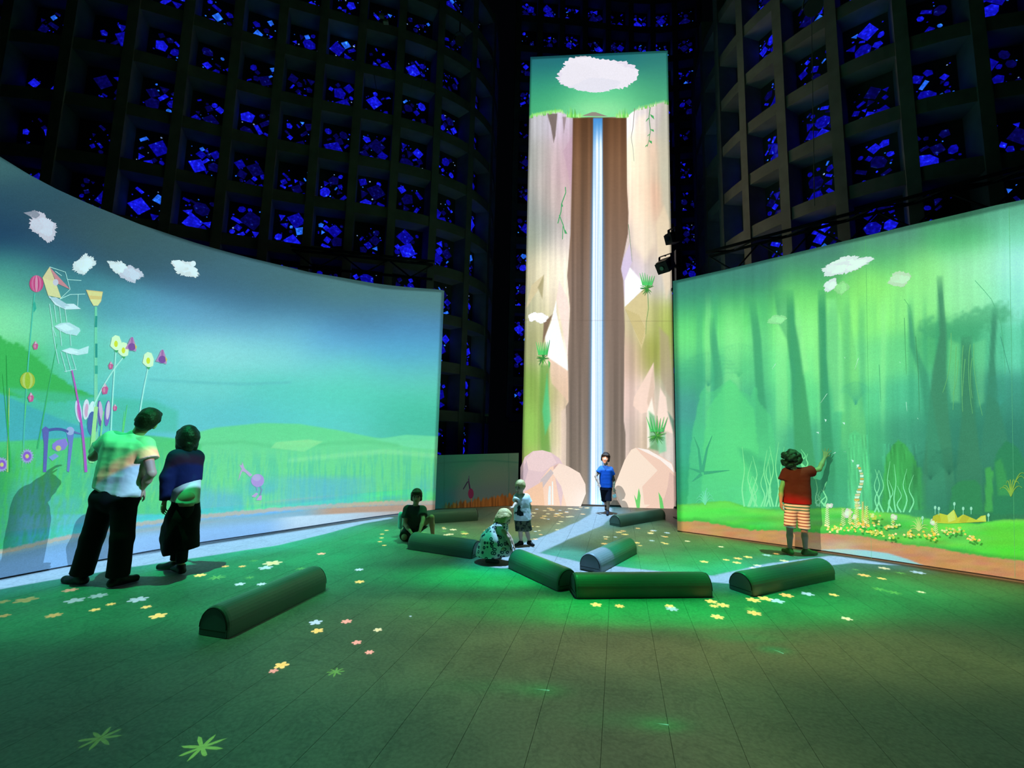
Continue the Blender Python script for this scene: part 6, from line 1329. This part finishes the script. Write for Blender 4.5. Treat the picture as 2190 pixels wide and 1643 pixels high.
def ringcloth():
    m, t, b, out = new_mat('ring_print_cotton'); tc = t.n('ShaderNodeTexCoord'); vo = t.n('ShaderNodeTexVoronoi'); t.set(vo.inputs['Vector'], tc.outputs['Object']); vo.inputs['Scale'].default_value = 20
    r = t.m('ABSOLUTE', t.m('SUBTRACT', vo.outputs['Distance'], .30)); t.set(b.inputs['Base Color'], t.mix(t.sstep(r, .08, .16), lin4((44, 62, 84)), lin4((226, 226, 220)))); b.inputs['Roughness'].default_value = .9; return m
B = Blend(.05); B.cone(v(1073, 1126, .05), v(1071, 1126, -.06), .065, .065); B.cone(v(1070, 1130), v(1055, 1158), .10, .15); B.cone(v(1055, 1158), v(1047, 1184), .16, .155); B.cone(v(1055, 1160), v(1080, 1174, -.02), .12, .10); B.cone(v(1047, 1184), v(1045, 1194), .155, .15); B.clip((0, 0, .075), (0, 0, -1))
B.build('dress', ringcloth(), root, .007, None, .006, 20, 6); shoes(root, D, plain('grey_sandal', (70, 70, 72), .7), .006, name='sandal'); hair(root, D, HBLOND, 'bob', .005)

# --- boy in a blue shirt walking from the waterfall
P0 = gnd(1300, 1101); Yb = P0[1]
J = dict(head=v(1295, 980, -.03), neck=v(1296, 993), sl=v(1286, 1002), sr=v(1306, 1004), el=v(1274, 1019, -.02), er=v(1313, 1027, .02), wl=v(1280, 1034, -.10), wr=v(1313, 1045, -.04),
         hl=v(1291, 1046, .0), hr=v(1301, 1046, .0), kl=v(1293, 1070, .16), kr=v(1301, 1072, -.04), al=v(1296, 1085, .42), ar=v(1300, 1092, .0))
J['ar'][2] = .07; J['al'][2] = .14; J['tr'] = J['ar']+V3(-.04, -.14, -.04); J['tl'] = J['al']+V3(-.02, -.10, -.09)
root, D = person(J, 'boy in a blue shirt walking away from the waterfall', .95, .64, face=unit(V3(-.3, -1, -.05)), hup=V3(.15, 0, 1), body_f=unit(V3(-.15, -1, 0)), skin=(214, 160, 134), h=.007, hands={'wr': dict(d=V3(0, -.1, -1), pn=V3(0, -1, 0), curl=.8)})
shirt(root, D, 'shirt', cloth('blue_shirt', (36, 92, 190)), v(1296, 1043), (0, 0, -1), .55, .022, h=.008, flare=.01); trousers(root, D, 'shorts', cloth('dark_navy_shorts', (16, 18, 34)), v(1296, 1037), .5, .018, h=.008)
shoes(root, D, plain('navy_trainer', (26, 30, 44), .7), name='trainer'); hair(root, D, HDARK, 'mop')
pc = v(1314, 1061, -.06); tag(MB().box(pc, (.035, 0, .012), (0, .003, 0), (-.008, 0, .032)).build('paper_card', plain('white_paper', (240, 240, 236), .8)), 'white card in the hand of the boy in the blue shirt', 'card')

# --- curly-haired child reaching up to the forest screen
P0 = gnd(1710, 1187); Yb = P0[1]-.02; away = unit(V3(.55, .83, 0))
J = dict(head=v(1692, 984, .02), neck=v(1697, 1001), sl=v(1683, 1011, .06), sr=v(1722, 1011, -.02), el=v(1671, 1046, .05), er=v(1752, 1004, .02), wl=v(1670, 1074, .02), wr=v(1764, 979, .05),
         hl=v(1692, 1080, .04), hr=v(1717, 1081, -.02), kl=v(1689, 1129, .02), kr=v(1720, 1131, -.02), al=v(1689, 1173, .0), ar=v(1723, 1178, -.02))
J['al'][2] = J['ar'][2] = .075; J['tl'] = J['al']+V3(-.01, .12, -.042); J['tr'] = J['ar']+V3(.14, .02, -.042)
root, D = person(J, 'curly haired child in a red shirt reaching up to the forest screen', .98, .76, face=away, body_f=away, skin=(188, 146, 116), h=.0065, hands={'wr': dict(d=unit(V3(.35, .1, 1)), pn=V3(.4, .9, 0), spread=.62, curl=.12, thumb=-1, sc=1.12), 'wl': dict(d=V3(0, 0, -1), pn=V3(1, 0, 0), curl=.8)})
shirt(root, D, 'shirt', cloth('red_shirt', (150, 26, 28)), v(1705, 1077), (0, 0, -1), .5, .03, flare=.02, wob=.006)
def stripes():
    m, t, b, out = new_mat('striped_cotton'); g = t.n('ShaderNodeNewGeometry'); sp = t.n('ShaderNodeSeparateXYZ'); t.set(sp.inputs[0], g.outputs['Position'])
    ph = t.m('FRACT', t.m('MULTIPLY', sp.outputs[2], 24)); b.inputs['Roughness'].default_value = .9
    dk = t.mix(t.m('GREATER_THAN', sp.outputs[2], .60), lin4((150, 96, 84)), lin4((30, 130, 100)))  # stripe colour switches with height, painting projected light into the cloth
    t.set(b.inputs['Base Color'], t.mix(t.sstep(t.m('ABSOLUTE', t.m('SUBTRACT', ph, .5)), .16, .24), dk, lin4((236, 226, 206)))); return m
trousers(root, D, 'shorts', stripes(), v(1705, 1068), .50, .016, h=.008, wid=(.92, 1)); shoes(root, D, plain('green_clog', (92, 110, 50), .7), name='clog'); hair(root, D, HDARK, 'curly', .006, .004)
